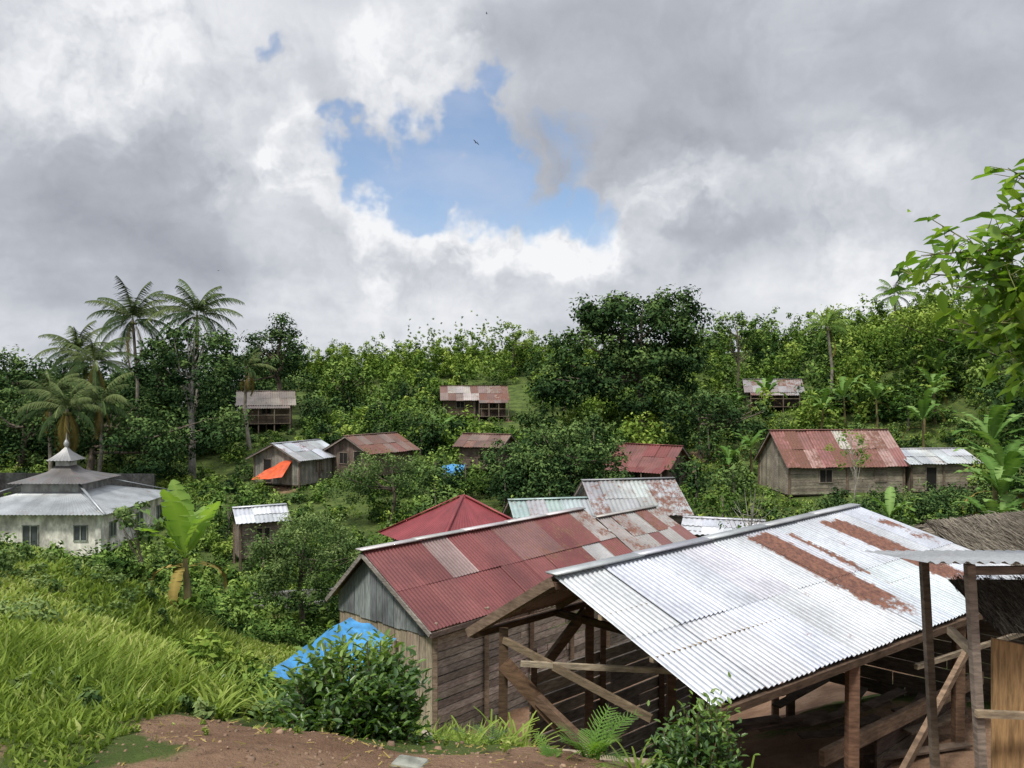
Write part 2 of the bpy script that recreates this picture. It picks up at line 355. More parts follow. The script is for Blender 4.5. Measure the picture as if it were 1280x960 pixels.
k=ok(x,y,.5); shrub_mass('bank_shrubs', np.stack([x[k],y[k],R.uniform(.5,1.1,k.sum()),R.uniform(.5,1.6,k.sum())],-1), L_DARK,.16,34,12)
n=120; y=R.uniform(18,34,n); x=R.uniform(-.42,-.12,n)*y
k=ok(x,y,.2)&(x<-5.0); shrub_mass('gully_shrubs', np.stack([x[k],y[k],R.uniform(.4,.85,k.sum()),R.uniform(.4,1.0,k.sum())],-1), L_MID,.14,34,12,tv=.22)
n=70; x=R.uniform(19,37,n); y=R.uniform(46,49.5,n)
shrub_mass('hedge', np.stack([x,y,R.uniform(.8,1.3,n),R.uniform(1.0,1.9,n)],-1), L_DARK,.2,34,14)

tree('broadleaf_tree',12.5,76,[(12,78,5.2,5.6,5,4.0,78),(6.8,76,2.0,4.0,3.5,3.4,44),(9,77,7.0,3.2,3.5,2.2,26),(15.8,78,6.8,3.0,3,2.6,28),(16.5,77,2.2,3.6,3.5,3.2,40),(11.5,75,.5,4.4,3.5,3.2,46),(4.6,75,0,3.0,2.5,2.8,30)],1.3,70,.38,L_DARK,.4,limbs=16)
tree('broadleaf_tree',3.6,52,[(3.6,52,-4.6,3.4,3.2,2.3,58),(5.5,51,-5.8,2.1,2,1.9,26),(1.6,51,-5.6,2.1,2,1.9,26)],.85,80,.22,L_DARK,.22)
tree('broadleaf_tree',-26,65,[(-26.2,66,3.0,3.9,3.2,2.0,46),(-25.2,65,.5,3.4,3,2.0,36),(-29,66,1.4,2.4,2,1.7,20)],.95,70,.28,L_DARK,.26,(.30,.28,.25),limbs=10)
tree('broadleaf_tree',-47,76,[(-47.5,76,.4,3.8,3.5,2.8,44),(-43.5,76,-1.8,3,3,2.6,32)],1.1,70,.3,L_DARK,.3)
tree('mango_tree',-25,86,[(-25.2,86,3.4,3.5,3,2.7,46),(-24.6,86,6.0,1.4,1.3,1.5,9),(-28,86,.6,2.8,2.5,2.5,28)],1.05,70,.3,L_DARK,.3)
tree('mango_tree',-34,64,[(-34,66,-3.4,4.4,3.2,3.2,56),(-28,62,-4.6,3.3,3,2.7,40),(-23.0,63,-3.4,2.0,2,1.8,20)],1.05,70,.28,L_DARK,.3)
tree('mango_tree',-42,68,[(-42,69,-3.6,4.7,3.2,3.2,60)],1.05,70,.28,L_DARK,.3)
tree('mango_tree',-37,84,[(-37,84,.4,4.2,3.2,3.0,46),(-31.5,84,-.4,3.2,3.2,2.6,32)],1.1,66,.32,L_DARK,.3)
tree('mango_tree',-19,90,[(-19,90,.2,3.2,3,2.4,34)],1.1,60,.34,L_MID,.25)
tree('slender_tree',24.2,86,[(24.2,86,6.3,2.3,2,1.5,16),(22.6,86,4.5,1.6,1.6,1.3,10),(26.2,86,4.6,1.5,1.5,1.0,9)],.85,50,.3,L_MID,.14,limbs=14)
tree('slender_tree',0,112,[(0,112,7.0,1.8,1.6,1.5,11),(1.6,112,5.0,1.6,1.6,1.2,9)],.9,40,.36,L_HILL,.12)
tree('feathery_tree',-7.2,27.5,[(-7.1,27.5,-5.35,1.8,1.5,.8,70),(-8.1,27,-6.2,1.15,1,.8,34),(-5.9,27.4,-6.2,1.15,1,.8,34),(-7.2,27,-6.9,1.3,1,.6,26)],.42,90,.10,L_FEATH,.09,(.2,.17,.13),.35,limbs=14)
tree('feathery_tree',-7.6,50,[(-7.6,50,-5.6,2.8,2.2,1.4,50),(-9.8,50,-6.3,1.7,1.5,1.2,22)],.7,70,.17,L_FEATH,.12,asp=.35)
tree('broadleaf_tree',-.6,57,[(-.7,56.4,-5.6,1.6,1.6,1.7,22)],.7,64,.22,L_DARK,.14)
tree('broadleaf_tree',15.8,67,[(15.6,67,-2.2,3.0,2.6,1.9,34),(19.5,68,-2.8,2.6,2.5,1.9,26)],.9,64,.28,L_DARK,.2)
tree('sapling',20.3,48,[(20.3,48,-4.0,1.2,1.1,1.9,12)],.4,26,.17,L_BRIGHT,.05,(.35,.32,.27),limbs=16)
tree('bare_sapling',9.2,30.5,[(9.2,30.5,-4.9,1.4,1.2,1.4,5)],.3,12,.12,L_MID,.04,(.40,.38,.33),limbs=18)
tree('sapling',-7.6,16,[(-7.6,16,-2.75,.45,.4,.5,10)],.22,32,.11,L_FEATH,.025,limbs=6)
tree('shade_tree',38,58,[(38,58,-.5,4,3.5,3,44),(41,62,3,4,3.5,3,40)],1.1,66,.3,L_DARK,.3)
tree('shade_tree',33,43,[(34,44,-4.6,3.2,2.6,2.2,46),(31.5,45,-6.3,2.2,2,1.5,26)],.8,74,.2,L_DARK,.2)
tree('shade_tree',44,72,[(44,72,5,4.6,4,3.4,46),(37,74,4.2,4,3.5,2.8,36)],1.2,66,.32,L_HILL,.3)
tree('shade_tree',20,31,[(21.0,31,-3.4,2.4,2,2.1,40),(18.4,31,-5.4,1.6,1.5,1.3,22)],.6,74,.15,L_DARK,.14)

def palm(name,x,y,ztop,flen,nf=17,mat=L_PALM,droop=1.0,dry=3,seed=0,tr=.16):
    rg=random.Random(seed); z0=h1(x,y)-.1; e=empty(name,(x,y,z0))
    mb=MB(); b=Vector((x,y,z0)); t=Vector((x+rg.uniform(-.5,.5),y,ztop)); m=b.lerp(t,.5)+Vector((rg.uniform(-.4,.4),0,0))
    pts=[b,b.lerp(m,.5),m,m.lerp(t,.5),t]; tube(mb,pts,[tr*1.4,tr,tr*.9,tr*.85,tr*.8],(.26,.23,.19),8)
    for k in range(7):
        a=rg.uniform(0,6.28); c=t+Vector((math.cos(a)*.28,math.sin(a)*.28,-.35)); 
        tube(mb,[c+Vector((0,0,.16)),c+Vector((0,0,.08)),c,c-Vector((0,0,.13))],[.03,.12,.14,.03],(.16,.17,.05),6)
    mb.obj('trunk',BARK,e,True)
    for kind in (0,1):
        V=[];T=[]
        cnt = nf if kind==0 else dry
        for i in range(cnt):
            a=i*2.4+rg.uniform(-.3,.3); el = (1.4-1.85*(i/cnt)+rg.uniform(-.15,.15)) if kind==0 else -.7
            L=flen*rg.uniform(.75,1.12); p=Vector(t); n=16; tb=.35+.35*(el>.3)+rg.uniform(-.15,.15); dr=droop*rg.uniform(.75,1.15)
            for s in range(n):
                f=s/n; ang=el-dr*1.5*f**1.3-(.2 if kind else 0)
                d=Vector((math.cos(a)*math.cos(ang),math.sin(a)*math.cos(ang),math.sin(ang)))
                q=p+d*(L/n); side=Vector((-math.sin(a),math.cos(a),0))
                V+= [p+side*.02,q+side*.02,q-side*.02,p-side*.02]; T+=[tb+.2]*4
                if s>1:
                    ll=flen*.20*math.sin(math.pi*(.12+.85*f))+.1
                    for sg in (-1,1):
                        for u in (0,.33,.66):
                            r=p.lerp(q,u); dirn=(side*sg*.7+d*.6+Vector((0,0,-.55-.5*f+rg.uniform(-.3,.25)))).normalized(); l2=ll*rg.uniform(.6,1.15)
                            w=d*(L/n*.16); V+=[r-w,r+w,r+dirn*l2+w*.2,r+dirn*l2-w*.2]; T+=[tb+rg.uniform(-.12,.12)]*4
                p=q
        if V: np_obj('fronds' if kind==0 else 'dry_fronds',np.array([tuple(v) for v in V]),np.arange(len(V)).reshape(-1,4),np.clip(T,0,1),mat if kind==0 else L_DRY,e)
palm('coconut_palm',-35.2,75,6.0,4.8,26,seed=1)
palm('coconut_palm',-29.6,74,6.4,4.7,26,seed=2)
palm('coconut_palm',-40.5,75,3.0,4.2,24,seed=3)
palm('coconut_palm',-23.6,72,1.6,2.6,15,mat=L_PALM,dry=9,seed=4)
palm('coconut_palm',-33.5,60,-1.9,3.6,18,dry=9,seed=5)
palm('coconut_palm',-32.2,62,-1.5,3.6,18,seed=6)
palm('coconut_palm',31.0,78,5.6,3.0,15,mat=L_MID,seed=8,dry=1)
palm('coconut_palm',-38,66,-1.0,3.6,18,seed=9)
palm('coconut_palm',-36.5,70,1.8,4.0,20,seed=11)
palm('coconut_palm',44,92,10.2,3.4,16,mat=L_MID,seed=12,dry=1)

def banana(name,x,y,hs,n,ll,lw,seed=0,z=None,mat=L_BANANA,el0=1.35,sr=.09,droop=1.7,dead=0):
    rg=random.Random(seed); z0=(h1(x,y) if z is None else z)-.05; e=empty(name,(x,y,z0)); mb=MB()
    t=Vector((x+rg.uniform(-.1,.1)*hs,y,z0+hs))
    b=Vector((x,y,z0)); tube(mb,[b,b.lerp(t,.5),t],[sr,sr*.8,sr*.45],(.18,.15,.07),8); mb.obj('stem',BARK,e,True)
    for kind in (0,1):
        V=[];T=[]
        for i in range(n if kind==0 else dead):
            a=i*2.4+rg.uniform(-.4,.4); el=el0-rg.uniform(0,.9)*(i/n+.2); L=ll*rg.uniform(.7,1.15); N_=14; p=Vector(t)-Vector((0,0,.15*hs*kind)); tb=rg.uniform(.25,.75)
            dr=droop*rg.uniform(.6,1.1)
            if kind: el=.2; dr=2.2; L*=.7
            for s in range(N_):
                f=s/N_; f2=(s+1)/N_; ang=el-dr*f**1.4
                d=Vector((math.cos(a)*math.cos(ang),math.sin(a)*math.cos(ang),math.sin(ang))); q=p+d*(L/N_)
                side=Vector((-math.sin(a),math.cos(a),0)); up=side.cross(d)
                if up.z<0: up=-up
                def w(f): return 0.012 if f<.12 else lw*(.5 if not kind else .2)*max(.02,math.sin(math.pi*min(1,(f-.08)/.93))**.55)
                for sg in (-1,1):
                    k=rg.uniform(.82,1.0); lift=up*rg.uniform(-.25,.22)
                    gap=(q-p)*(.12 if rg.random()<.3 else 0)
                    e1=p+gap+(side*sg+lift)*w(f)*k; e2=q-gap*.5+(side*sg+lift)*w(f2)*k
                    V+=[p,e1,e2,q]; T+=[tb+.25,tb+rg.uniform(-.08,.08),tb+rg.uniform(-.08,.08),tb+.25]
                p=q
        if V: np_obj('leaves' if not kind else 'dead_leaves',np.array([tuple(v) for v in V]),np.arange(len(V)).reshape(-1,4),np.clip(T,0,1),mat if not kind else L_DRY,e)
bl=[(-5.0,12.4,.95,8,1.3,.46,1),(33,52,1.8,8,2.6,.6,2),(30,72,2.6,9,3.2,.7,3),(32,70,2.5,9,2.8,.6,4),(34,66,2.6,9,3.2,.7,5),(24,76,3.2,9,3.2,.7,6),(21.5,77,2.2,8,2.6,.6,7),
    (18,60,2.0,8,2.2,.5,8),(15.8,58,1.6,8,2.0,.5,9),(19.8,42,1.4,7,2.2,.55,10),(26,42,1.8,9,2.5,.55,11),(28,41,2.2,9,2.7,.6,12),(29.5,44,3.0,9,2.8,.6,13),(25.5,39,1.6,8,2.4,.55,14),
    (3.0,44,1.0,7,1.8,.4,15),(1.4,45,1.0,7,1.8,.4,16),(-6.5,72,1.8,8,2.2,.5,17),(36,68,3,9,2.8,.6,18),(-4,48,1.0,7,1.6,.4,19),(22,35,1.2,8,2.0,.5,20),(31,60,3.4,9,2.8,.6,21),(38,72,3,9,3,.6,22),(27,70,2.5,9,2.6,.6,23),
    (17.0,28,3.6,10,2.5,.5,24),(18.3,29.5,4.4,10,2.6,.55,25),(16.2,27,2.6,9,2.0,.45,26),(17.8,26.5,3.0,9,2.2,.5,27),(19.0,31,5.6,9,2.6,.55,28),(18.0,29,2.0,9,2.2,.5,29),(17.2,26,1.6,9,1.9,.45,30)]
for a in bl: 
    f=a[6]==1
    banana('banana_plant',a[0],a[1],a[2],a[3],a[4],a[5],a[6],el0=1.5 if f else 1.3,droop=.8 if f else 1.7,sr=.07 if f else .12,mat=L_BANANA if f else L_BANFAR,dead=5 if f else 2)

# ------------------------------------------------------------ grass on the mound
n=210000; y=3.2+R.random(n)**1.05*20; x=-y*R.uniform(.02,.78,n)
k=(dirtf(x,y)<.35+R.normal(0,.12,n))&(R.random(n)<(.45+.9*pn(x,y)))&~((x>-1.95)&(y<5.9)); x=x[k];y=y[k];n=len(x)
z=H(x,y)+bumps(x,y)-.02
hgt=R.uniform(.05,.20,n)*(.35+1.15*pn(x*.7+3,y*.7)**1.5); hgt*=np.clip((y-2.0)/3.2,.4,1.3)
wd=(.004+.0016*y)*R.uniform(.6,1.3,n); a=R.uniform(0,6.28,n); le=R.uniform(.2,1.3,n)*hgt; la=R.uniform(0,6.28,n)
P=np.stack([x,y,z],-1); S=np.stack([np.cos(a),np.sin(a),0*a],-1)*wd[:,None]; Ld=np.stack([np.cos(la),np.sin(la),0*la],-1)
Mp=P+Ld*(le*.35)[:,None]; Mp[:,2]+=hgt*.6; Tp=P+Ld*le[:,None]; Tp[:,2]+=hgt
V=np.stack([P-S,P+S,Mp+S*.8,Mp-S*.8,Tp],1).reshape(-1,3); i=np.arange(n)[:,None]*5
F=np.concatenate([i+[0,1,2],i+[0,2,3],i+[3,2,4]])
tt=np.clip(.2+.6*pn(x*.5,y*.5+2)+.2*(pn(x*2.3,y*1.9)-.5)+R.normal(0,.2,n),0,1)
np_obj('grass',V,F,np.repeat(tt,5),L_GRASS)
n=420; y=R.uniform(4.5,19,n); x=-y*R.uniform(.3,.74,n)
w=(pn(x*.9+2,y*.6)>.50)&(dirtf(x,y)<.3); x=x[w];y=y[w]
shrub_mass('mound_weeds',np.stack([x,y,R.uniform(.10,.28,len(x))*np.clip(y/9,.6,1.1),R.uniform(.08,.30,len(x))*np.clip(y/9,.6,1.1)],-1),L_FEATH,.06,20,8,.5,.25)
n=56; t=R.random(n); x=-5.6-3.2*t+R.normal(0,.35,n); y=12.8+2.4*t+R.normal(0,.6,n)
shrub_mass('mound_bushes',np.stack([x,y,R.uniform(.2,.5,n),R.uniform(.25,.65,n)],-1),L_MID,.10,30,11)
n=46; y=R.uniform(7.5,12.5,n); x=-.36*y-.03*y*R.normal(0,1,n)
shrub_mass('mound_edge_plants',np.stack([x,y,R.uniform(.15,.35,n),R.uniform(.2,.5,n)],-1),L_HILL,.09,22,9)
n=110; y=R.uniform(5.6,9,n); x=-.25*y+.07*y*R.normal(0,1,n); k=(x>-.34*y)&(x<-.6)
shrub_mass('bank_weeds',np.stack([x[k],y[k],R.uniform(.12,.3,k.sum()),R.uniform(.10,.28,k.sum())],-1),L_MID,.07,22,9)

def bush(name,x,y,z,rx,rz,nl,leaf,mat,nst=26):
    e=empty(name,(x,y,z)); mb=MB(); Ps=[];Ds=[];Ts=[]
    for i in range(nst):
        a=random.uniform(0,6.28); r=random.uniform(.1,1)**.6; zz=random.uniform(.5,1.1)*math.sqrt(max(.12,1-.85*r*r))
        tip=Vector((x+math.cos(a)*r*rx,y+math.sin(a)*r*rx,z+zz*rz*1.0)); b=Vector((x+random.uniform(-.08,.08),y,z))
        m=b.lerp(tip,.5)+Vector((math.cos(a)*.15*rx,math.sin(a)*.15*rx,-.02)); tube(mb,[b,m,tip],[.014,.008,.003],(.14,.11,.06),5)
        k=nl//nst; ts=.25+.75*R.random(k)**.6
        for t in ts:
            c=(b.lerp(m,t*2) if t<.5 else m.lerp(tip,t*2-1)); ph=random.uniform(0,6.28)
            d=Vector((math.cos(ph),math.sin(ph),random.uniform(.0,.8)))+(tip-b).normalized()*.5
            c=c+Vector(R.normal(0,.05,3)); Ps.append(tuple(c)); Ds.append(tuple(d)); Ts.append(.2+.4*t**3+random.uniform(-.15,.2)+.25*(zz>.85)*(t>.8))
    mb.obj('stems',BARK,e,True); Ps=np.array(Ps);Ds=np.array(Ds)
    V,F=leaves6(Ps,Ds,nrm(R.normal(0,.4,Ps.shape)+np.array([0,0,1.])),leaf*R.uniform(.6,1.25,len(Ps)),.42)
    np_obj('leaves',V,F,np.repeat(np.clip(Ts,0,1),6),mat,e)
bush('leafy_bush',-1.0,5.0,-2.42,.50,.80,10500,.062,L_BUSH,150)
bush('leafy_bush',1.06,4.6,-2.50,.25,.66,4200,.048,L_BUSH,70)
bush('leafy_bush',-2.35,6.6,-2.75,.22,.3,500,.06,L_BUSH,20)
def tuft(name,x,y,z,n,L,w,mat,seed):
    rg=random.Random(seed); V=[];T=[]
    for i in range(n):
        a=rg.uniform(0,6.28); el=rg.uniform(.7,1.4); l=L*rg.uniform(.6,1.1); p=Vector((x+rg.uniform(-.05,.05),y+rg.uniform(-.05,.05),z)); tb=rg.uniform(.2,.7)
        for s in range(7):
            ang=el-1.1*(s/7)**1.3; d=Vector((math.cos(a)*math.cos(ang),math.sin(a)*math.cos(ang),math.sin(ang))); q=p+d*l/7; sd=Vector((-math.sin(a),math.cos(a),0))
            if n<18 and s>0:
                for sg in (-1,1):
                    for uu in (0,.5):
                        p2=p.lerp(q,uu); r=(sd*sg+d*.7).normalized()*w*5*math.sin(math.pi*(s+.5)/8); V+=[p2-d*.004,p2+d*.006,p2+r+d*.005,p2+r]; T+=[tb]*4
            ww=w*.4*(1-s/7)+.002; w2=w*.4*(1-(s+1)/7)+.002
            if n>=18: ww*=2.5; w2*=2.5
            V+=[p-sd*ww,p+sd*ww,q+sd*w2,q-sd*w2]; T+=[tb]*4; p=q
    np_obj(name,np.array([tuple(v) for v in V]),np.arange(len(V)).reshape(-1,4),T,mat)
tuft('palm_seedling',.46,4.5,-2.14,13,.36,.020,L_BANANA,1)
tuft('fern',.24,4.4,-2.14,9,.2,.010,L_BANANA,2)
tuft('fern',-.15,5.3,-2.5,9,.34,.012,L_BUSH,3)
tuft('grass_tuft',-.3,5.3,-2.55,40,.38,.006,L_GRASS,4)
tuft('grass_tuft',-.1,5.5,-2.62,40,.42,.006,L_GRASS,14)
tuft('grass_tuft',.05,5.6,-2.7,40,.4,.006,L_GRASS,5)
tuft('grass_tuft',.72,4.6,-2.35,30,.3,.006,L_GRASS,6)
tuft('grass_tuft',-1.85,5.0,-2.12,60,.28,.006,L_GRASS,7)
tuft('grass_tuft',-1.65,5.5,-2.35,60,.32,.006,L_GRASS,8)
tuft('grass_tuft',1.35,4.7,-2.6,30,.4,.006,L_GRASS,9)

def near_tree():
    bx,by=5.6,6.6; z0=h1(bx,by); e=empty('broadleaf_fruit_tree',(bx,by,z0)); mb=MB()
    top=Vector((5.0,6.3,1.2)); fork=Vector((5.3,6.5,-.8))
    tube(mb,[(bx,by,z0),(5.5,6.6,-2.5),fork,top,(4.7,6.1,2.6)],[.13,.11,.09,.06,.02],(.25,.22,.18),9)
    tg=[(3.12,6.1,.98),(3.30,6.3,1.30),(3.72,6.0,1.62),(3.25,5.9,.72),(3.6,6.2,.95),(3.6,5.9,.45),(3.85,6.2,1.35),(3.2,6.5,.9),(3.75,6.0,.15),(4.0,6.1,.75),(4.1,6,1.85),(3.7,6.4,.6),(3.85,5.8,.3),(3.5,5.9,1.15),(3.6,5.8,.8),(3.9,6,.5),(4.0,6.2,0),(3.5,6.3,.5),(3.4,6.0,.95),(3.75,6.1,1.1),(4.1,6.2,1.2),(3.9,6.3,.25),(3.8,5.9,.05),(4.3,6,.5),(4.4,6,1.5)]
    Ps=[];Ds=[];Ts=[];Sz=[]
    for i,t in enumerate(tg):
        t=Vector(t); st=fork.lerp(top,random.uniform(.2,1)); m=st.lerp(t,.5)+Vector((0,0,.12))
        pts=[st,st.lerp(m,.5),m,m.lerp(t,.5),t]; tube(mb,pts,[.024,.019,.013,.008,.003],(.2,.19,.1),6)
        for j in range(42):
            f=random.uniform(.45,1)**.6; c=(m.lerp(t,(f-.5)*2) if f>.5 else st.lerp(m,f*2)); ph=random.uniform(0,6.28)
            d=Vector((math.cos(ph),math.sin(ph),random.uniform(-.8,.3)))+(t-m).normalized()*.6
            off=Vector(R.normal(0,.08,3)); c2=c+off
            if j%2==0: tube(mb,[c,c2],[.004,.002],(.2,.22,.08),4)
            Ps.append(tuple(c2));Ds.append(tuple(d));Ts.append(random.uniform(.05,.85));Sz.append(random.uniform(.10,.20))
    mb.obj('trunk',BARK,e,True); Ps=np.array(Ps);Ds=np.array(Ds)
    V,F=leaves6(Ps,Ds,nrm(R.normal(0,.35,Ps.shape)+np.array([0,0,1.])),np.array(Sz),.42)
    np_obj('leaves',V,F,np.repeat(np.clip(Ts,0,1),6),L_BRIGHT,e)
near_tree()

# ------------------------------------------------------------ roofs / houses
SIL=(.50,.52,.55); RED=(.20,.050,.045); RUST=(.17,.095,.072); GRY=(.36,.37,.37); GRN=(.36,.45,.43)
def slope(mb, r0,r1,e1,e0, sheet=.8, wl=.09, amp=.011, col=lambda i,j:(*SIL,0), rows=2, rust=None, sub=5, jit=.006, nv=4):
    r0,r1,e1,e0=[Vector(p) for p in (r0,r1,e1,e0)]
    L=((r1-r0).length+(e1-e0).length)/2; nS=max(1,round(L/sheet)); Nn=(r1-r0).cross(e0-r0).normalized()
    if Nn.z<0: Nn=-Nn
    for i in range(nS):
        for j in range(rows):
            c=col(i,j); nw=max(1,round(sheet/wl)); nu=nw*sub; u0=i/nS; u1=(i+1)/nS+.06/L*.9
            if i==nS-1: u1=1
            v0=j/rows; v1=min((j+1)/rows+(.03 if j<rows-1 else random.uniform(-.004,.012)),1.02)
            dz=random.uniform(0,jit)+(rows-1-j)*.012+ (i%2)*.004; tilt=random.uniform(-jit,jit)
            vs=[];cs=[]
            for a in range(nv+1):
                v=v0+(v1-v0)*a/nv
                for b in range(nu+1):
                    u=u0+(u1-u0)*b/nu
                    p=(r0.lerp(r1,u)).lerp(e0.lerp(e1,u),v)
                    p=p+Nn*(amp*math.sin(2*math.pi*u*L/wl)+dz+tilt*(b/nu))
                    vs.append(p); al=c[3] if rust is None else rust(u,v,c[3]); cs.append((c[0],c[1],c[2],al))
            fs=[(a*(nu+1)+b,a*(nu+1)+b+1,(a+1)*(nu+1)+b+1,(a+1)*(nu+1)+b) for a in range(nv) for b in range(nu)]
            bI=len(mb.v); mb.v+=[tuple(q) for q in vs]; mb.f+=[tuple(k+bI for k in f) for f in fs]; mb.c+=cs
def hplanks(mb,p,q,z0,z1,ph,col,th=.03,gap=.015,var=.25,pieces=2):
    p=Vector((*p[:2],0)); q=Vector((*q[:2],0)); n=max(1,round((z1-z0)/ph)); s=(z1-z0)/n; out=(q-p).cross(Vector((0,0,1))).normalized()
    for i in range(n):
        cuts=[0]+sorted(random.uniform(.25,.75) for _ in range(pieces-1))+[1]
        for a,b in zip(cuts[:-1],cuts[1:]):
            z=z0+s*(i+.5); o=out*random.uniform(-.008,.008); dz=random.uniform(-.012,.012)
            beam(mb,p.lerp(q,a)+Vector((0,0,z+dz))+o,p.lerp(q,b-.004)+Vector((0,0,z-dz))+o,th,s-gap,vj(col,var))
def vplanks(mb,p,q,z0,top,pw,col,th=.03,gap=.012,var=.22):
    p=Vector((*p[:2],0)); q=Vector((*q[:2],0)); L=(q-p).length; n=max(1,round(L/pw)); d=(q-p)/n; out=d.cross(Vector((0,0,1))).normalized()
    for i in range(n):
        a=p+d*i+d.normalized()*gap/2; b=p+d*(i+1)-d.normalized()*gap/2; ta=top((i+.02)/n); tb=top((i+.98)/n); o=out*random.uniform(-.006,.006)
        zz=z0-random.uniform(0,.04); s=out*th/2
        vs=[a-s+o+Vector((0,0,zz)),b-s+o+Vector((0,0,zz)),b-s+o+Vector((0,0,tb)),a-s+o+Vector((0,0,ta)),a+s+o+Vector((0,0,zz)),b+s+o+Vector((0,0,zz)),b+s+o+Vector((0,0,tb)),a+s+o+Vector((0,0,ta))]
        mb.add(vs,[(3,2,1,0),(4,5,6,7),(0,1,5,4),(1,2,6,5),(2,3,7,6),(3,0,4,7)],vj(col,var))
def house(name,x,y,z,yaw,L,W,Hh,rise,roofcols,wall=(.25,.20,.15),rust=.25,over=.5,stilt=0,openings=(),plaster=False,rows=2,wl=.22,vert=False,porch=None):
    e=empty(name,(x,y,z)); c,s=math.cos(yaw),math.sin(yaw)
    def T(a,b,h): return Vector((x+a*c-b*s,y+a*s+b*c,z+h))
    z0=z+stilt; zt=z0+Hh
    mb=MB(); hw=W/2; hl=L/2
    if plaster or vert:
        for sy in (-1,1): vplanks(mb,T(-hl,sy*hw,0),T(hl,sy*hw,0),z0,lambda t:zt,1.2 if plaster else .22,wall,gap=0.001 if plaster else .015,var=.04 if plaster else .25)
    else:
        for sy in (-1,1): hplanks(mb,T(-hl,sy*hw,0),T(hl,sy*hw,0),z0,zt,.2,wall)
    for sx in (-1,1): vplanks(mb,T(sx*hl,-hw,0),T(sx*hl,hw,0),z0,lambda t:zt+rise*(1-abs(2*t-1))-.03,.24,wall,gap=.001 if plaster else .015,var=.04 if plaster else .22)
    mb.obj('walls',PLASTER if plaster else (WOODV if vert else WOOD),e)
    mb=MB()
    for sx in (-1,0,1):
        for sy in (-1,1): beam(mb,T(sx*(hl+.04),sy*(hw+.04),-.6),T(sx*(hl+.04),sy*(hw+.04),stilt+Hh-.02),.12,.12,vj((.16,.12,.09)))
    beam(mb,T(-hl,0,stilt-.06),T(hl,0,stilt-.06),W-.1,.08,(.10,.08,.06))
    eh=rise*over/(W/2)
    for sx in (-1,1):
        for sy in (-1,1): beam(mb,T(sx*(hl+over-.06),0,stilt+Hh+rise-.05),T(sx*(hl+over-.06),sy*(hw+over),stilt+Hh-eh-.05),.05,.12,vj((.24,.20,.17)))
    mb.obj('frame',WOOD,e)
    mb=MB(); rc=lambda i,j:(*vj(random.choice(roofcols),.12),random.uniform(rust*.3,rust*1.3))
    A=T(-hl-over,0,stilt+Hh+rise);B=T(hl+over,0,stilt+Hh+rise)
    for sy in (-1,1): slope(mb,A,B,T(hl+over,sy*(hw+over),stilt+Hh-eh),T(-hl-over,sy*(hw+over),stilt+Hh-eh),sheet=.85,wl=wl,amp=.02,col=rc,rows=rows,jit=.035,sub=4,nv=2)
    beam(mb,A+Vector((0,0,.04)),B+Vector((0,0,.04)),.3,.04,(*vj(roofcols[0]),.2))
    if porch:
        sy,dp,xa,xb=porch
        slope(mb,T(xa,sy*(hw+.02),stilt+Hh-.12),T(xb,sy*(hw+.02),stilt+Hh-.12),T(xb,sy*(hw+dp),stilt+Hh-.55),T(xa,sy*(hw+dp),stilt+Hh-.55),wl=wl,amp=.02,col=rc,rows=1,sub=4,nv=2)
    mb.obj('roof',ZINC,e,True)
    if porch:
        mb=MB(); k=4
        for i in range(k): 
            u=xa+(xb-xa)*i/(k-1); beam(mb,T(u,sy*(hw+dp-.1),-.5),T(u,sy*(hw+dp-.1),stilt+Hh-.56),.09,.09,vj((.2,.16,.12)))
        beam(mb,T(xa,sy*(hw+dp-.1),stilt+.8),T(xb,sy*(hw+dp-.1),stilt+.8),.05,.07,(.22,.18,.13))
        beam(mb,T((xa+xb)/2,sy*(hw+.03),stilt-.03),T((xa+xb)/2,sy*(hw+dp),stilt-.03),abs(xb-xa),.06,(.15,.12,.09))
        mb.obj('porch',WOOD,e)
    if openings:
        md=MB(); mf=MB()
        for (kind,side,u,w,h,zb) in openings:
            o=.03
            if side=='F': P=lambda a,b,zz:T(a,-hw-o-b,zz)
            elif side=='B': P=lambda a,b,zz:T(a,hw+o+b,zz)
            elif side=='L': P=lambda a,b,zz:T(-hl-o-b,a,zz)
            else: P=lambda a,b,zz:T(hl+o+b,a,zz)
            zb2=stilt+zb
            md.add([P(u-w/2,0,zb2),P(u+w/2,0,zb2),P(u+w/2,0,zb2+h),P(u-w/2,0,zb2+h)],[(0,1,2,3)],(.02,.02,.02))  # flat panel on the closed wall, interior darkness put in its colour
            cc=vj((.24,.20,.16)) if not plaster else (.25,.3,.25)
            for a,b2,c2,d2 in ((u-w/2,zb2,u-w/2,zb2+h),(u+w/2,zb2,u+w/2,zb2+h),(u-w/2-.04,zb2+h+.03,u+w/2+.04,zb2+h+.03),(u-w/2-.04,zb2-.03,u+w/2+.04,zb2-.03)):
                beam(mf,P(a,.01,b2),P(c2,.01,d2),.06,.06,cc)
            if kind=='window': beam(mf,P(u,.012,zb2),P(u,.012,zb2+h),.03,.03,cc)
            if kind=='shutter': 
                for i in range(3): beam(mf,P(u-w/2+w*(i+.5)/3,.02,zb2+.03),P(u-w/2+w*(i+.5)/3,.02,zb2+h-.03),w/3-.02,.03,vj(cc))
        md.obj('openings',DARK,e); mf.obj('window_and_door_frames',WOOD,e)
    return e
house('wooden_house',-16.4,61,-7.35,math.radians(62),4.2,4.4,2.0,.95,[SIL,GRY],(.28,.26,.23),.25,openings=[('door','L',.9,.8,1.7,.05),('shutter','F',0,.8,.8,.8)],vert=True)
house('wooden_house',-10.9,62,-6.8,math.radians(55),4.6,4.2,1.9,1.0,[RUST,(.22,.15,.125),(.20,.09,.08)],(.15,.11,.09),.4,openings=[('window','L',.6,.9,.8,.8),('door','L',-.9,.8,1.7,.05)],vert=True)
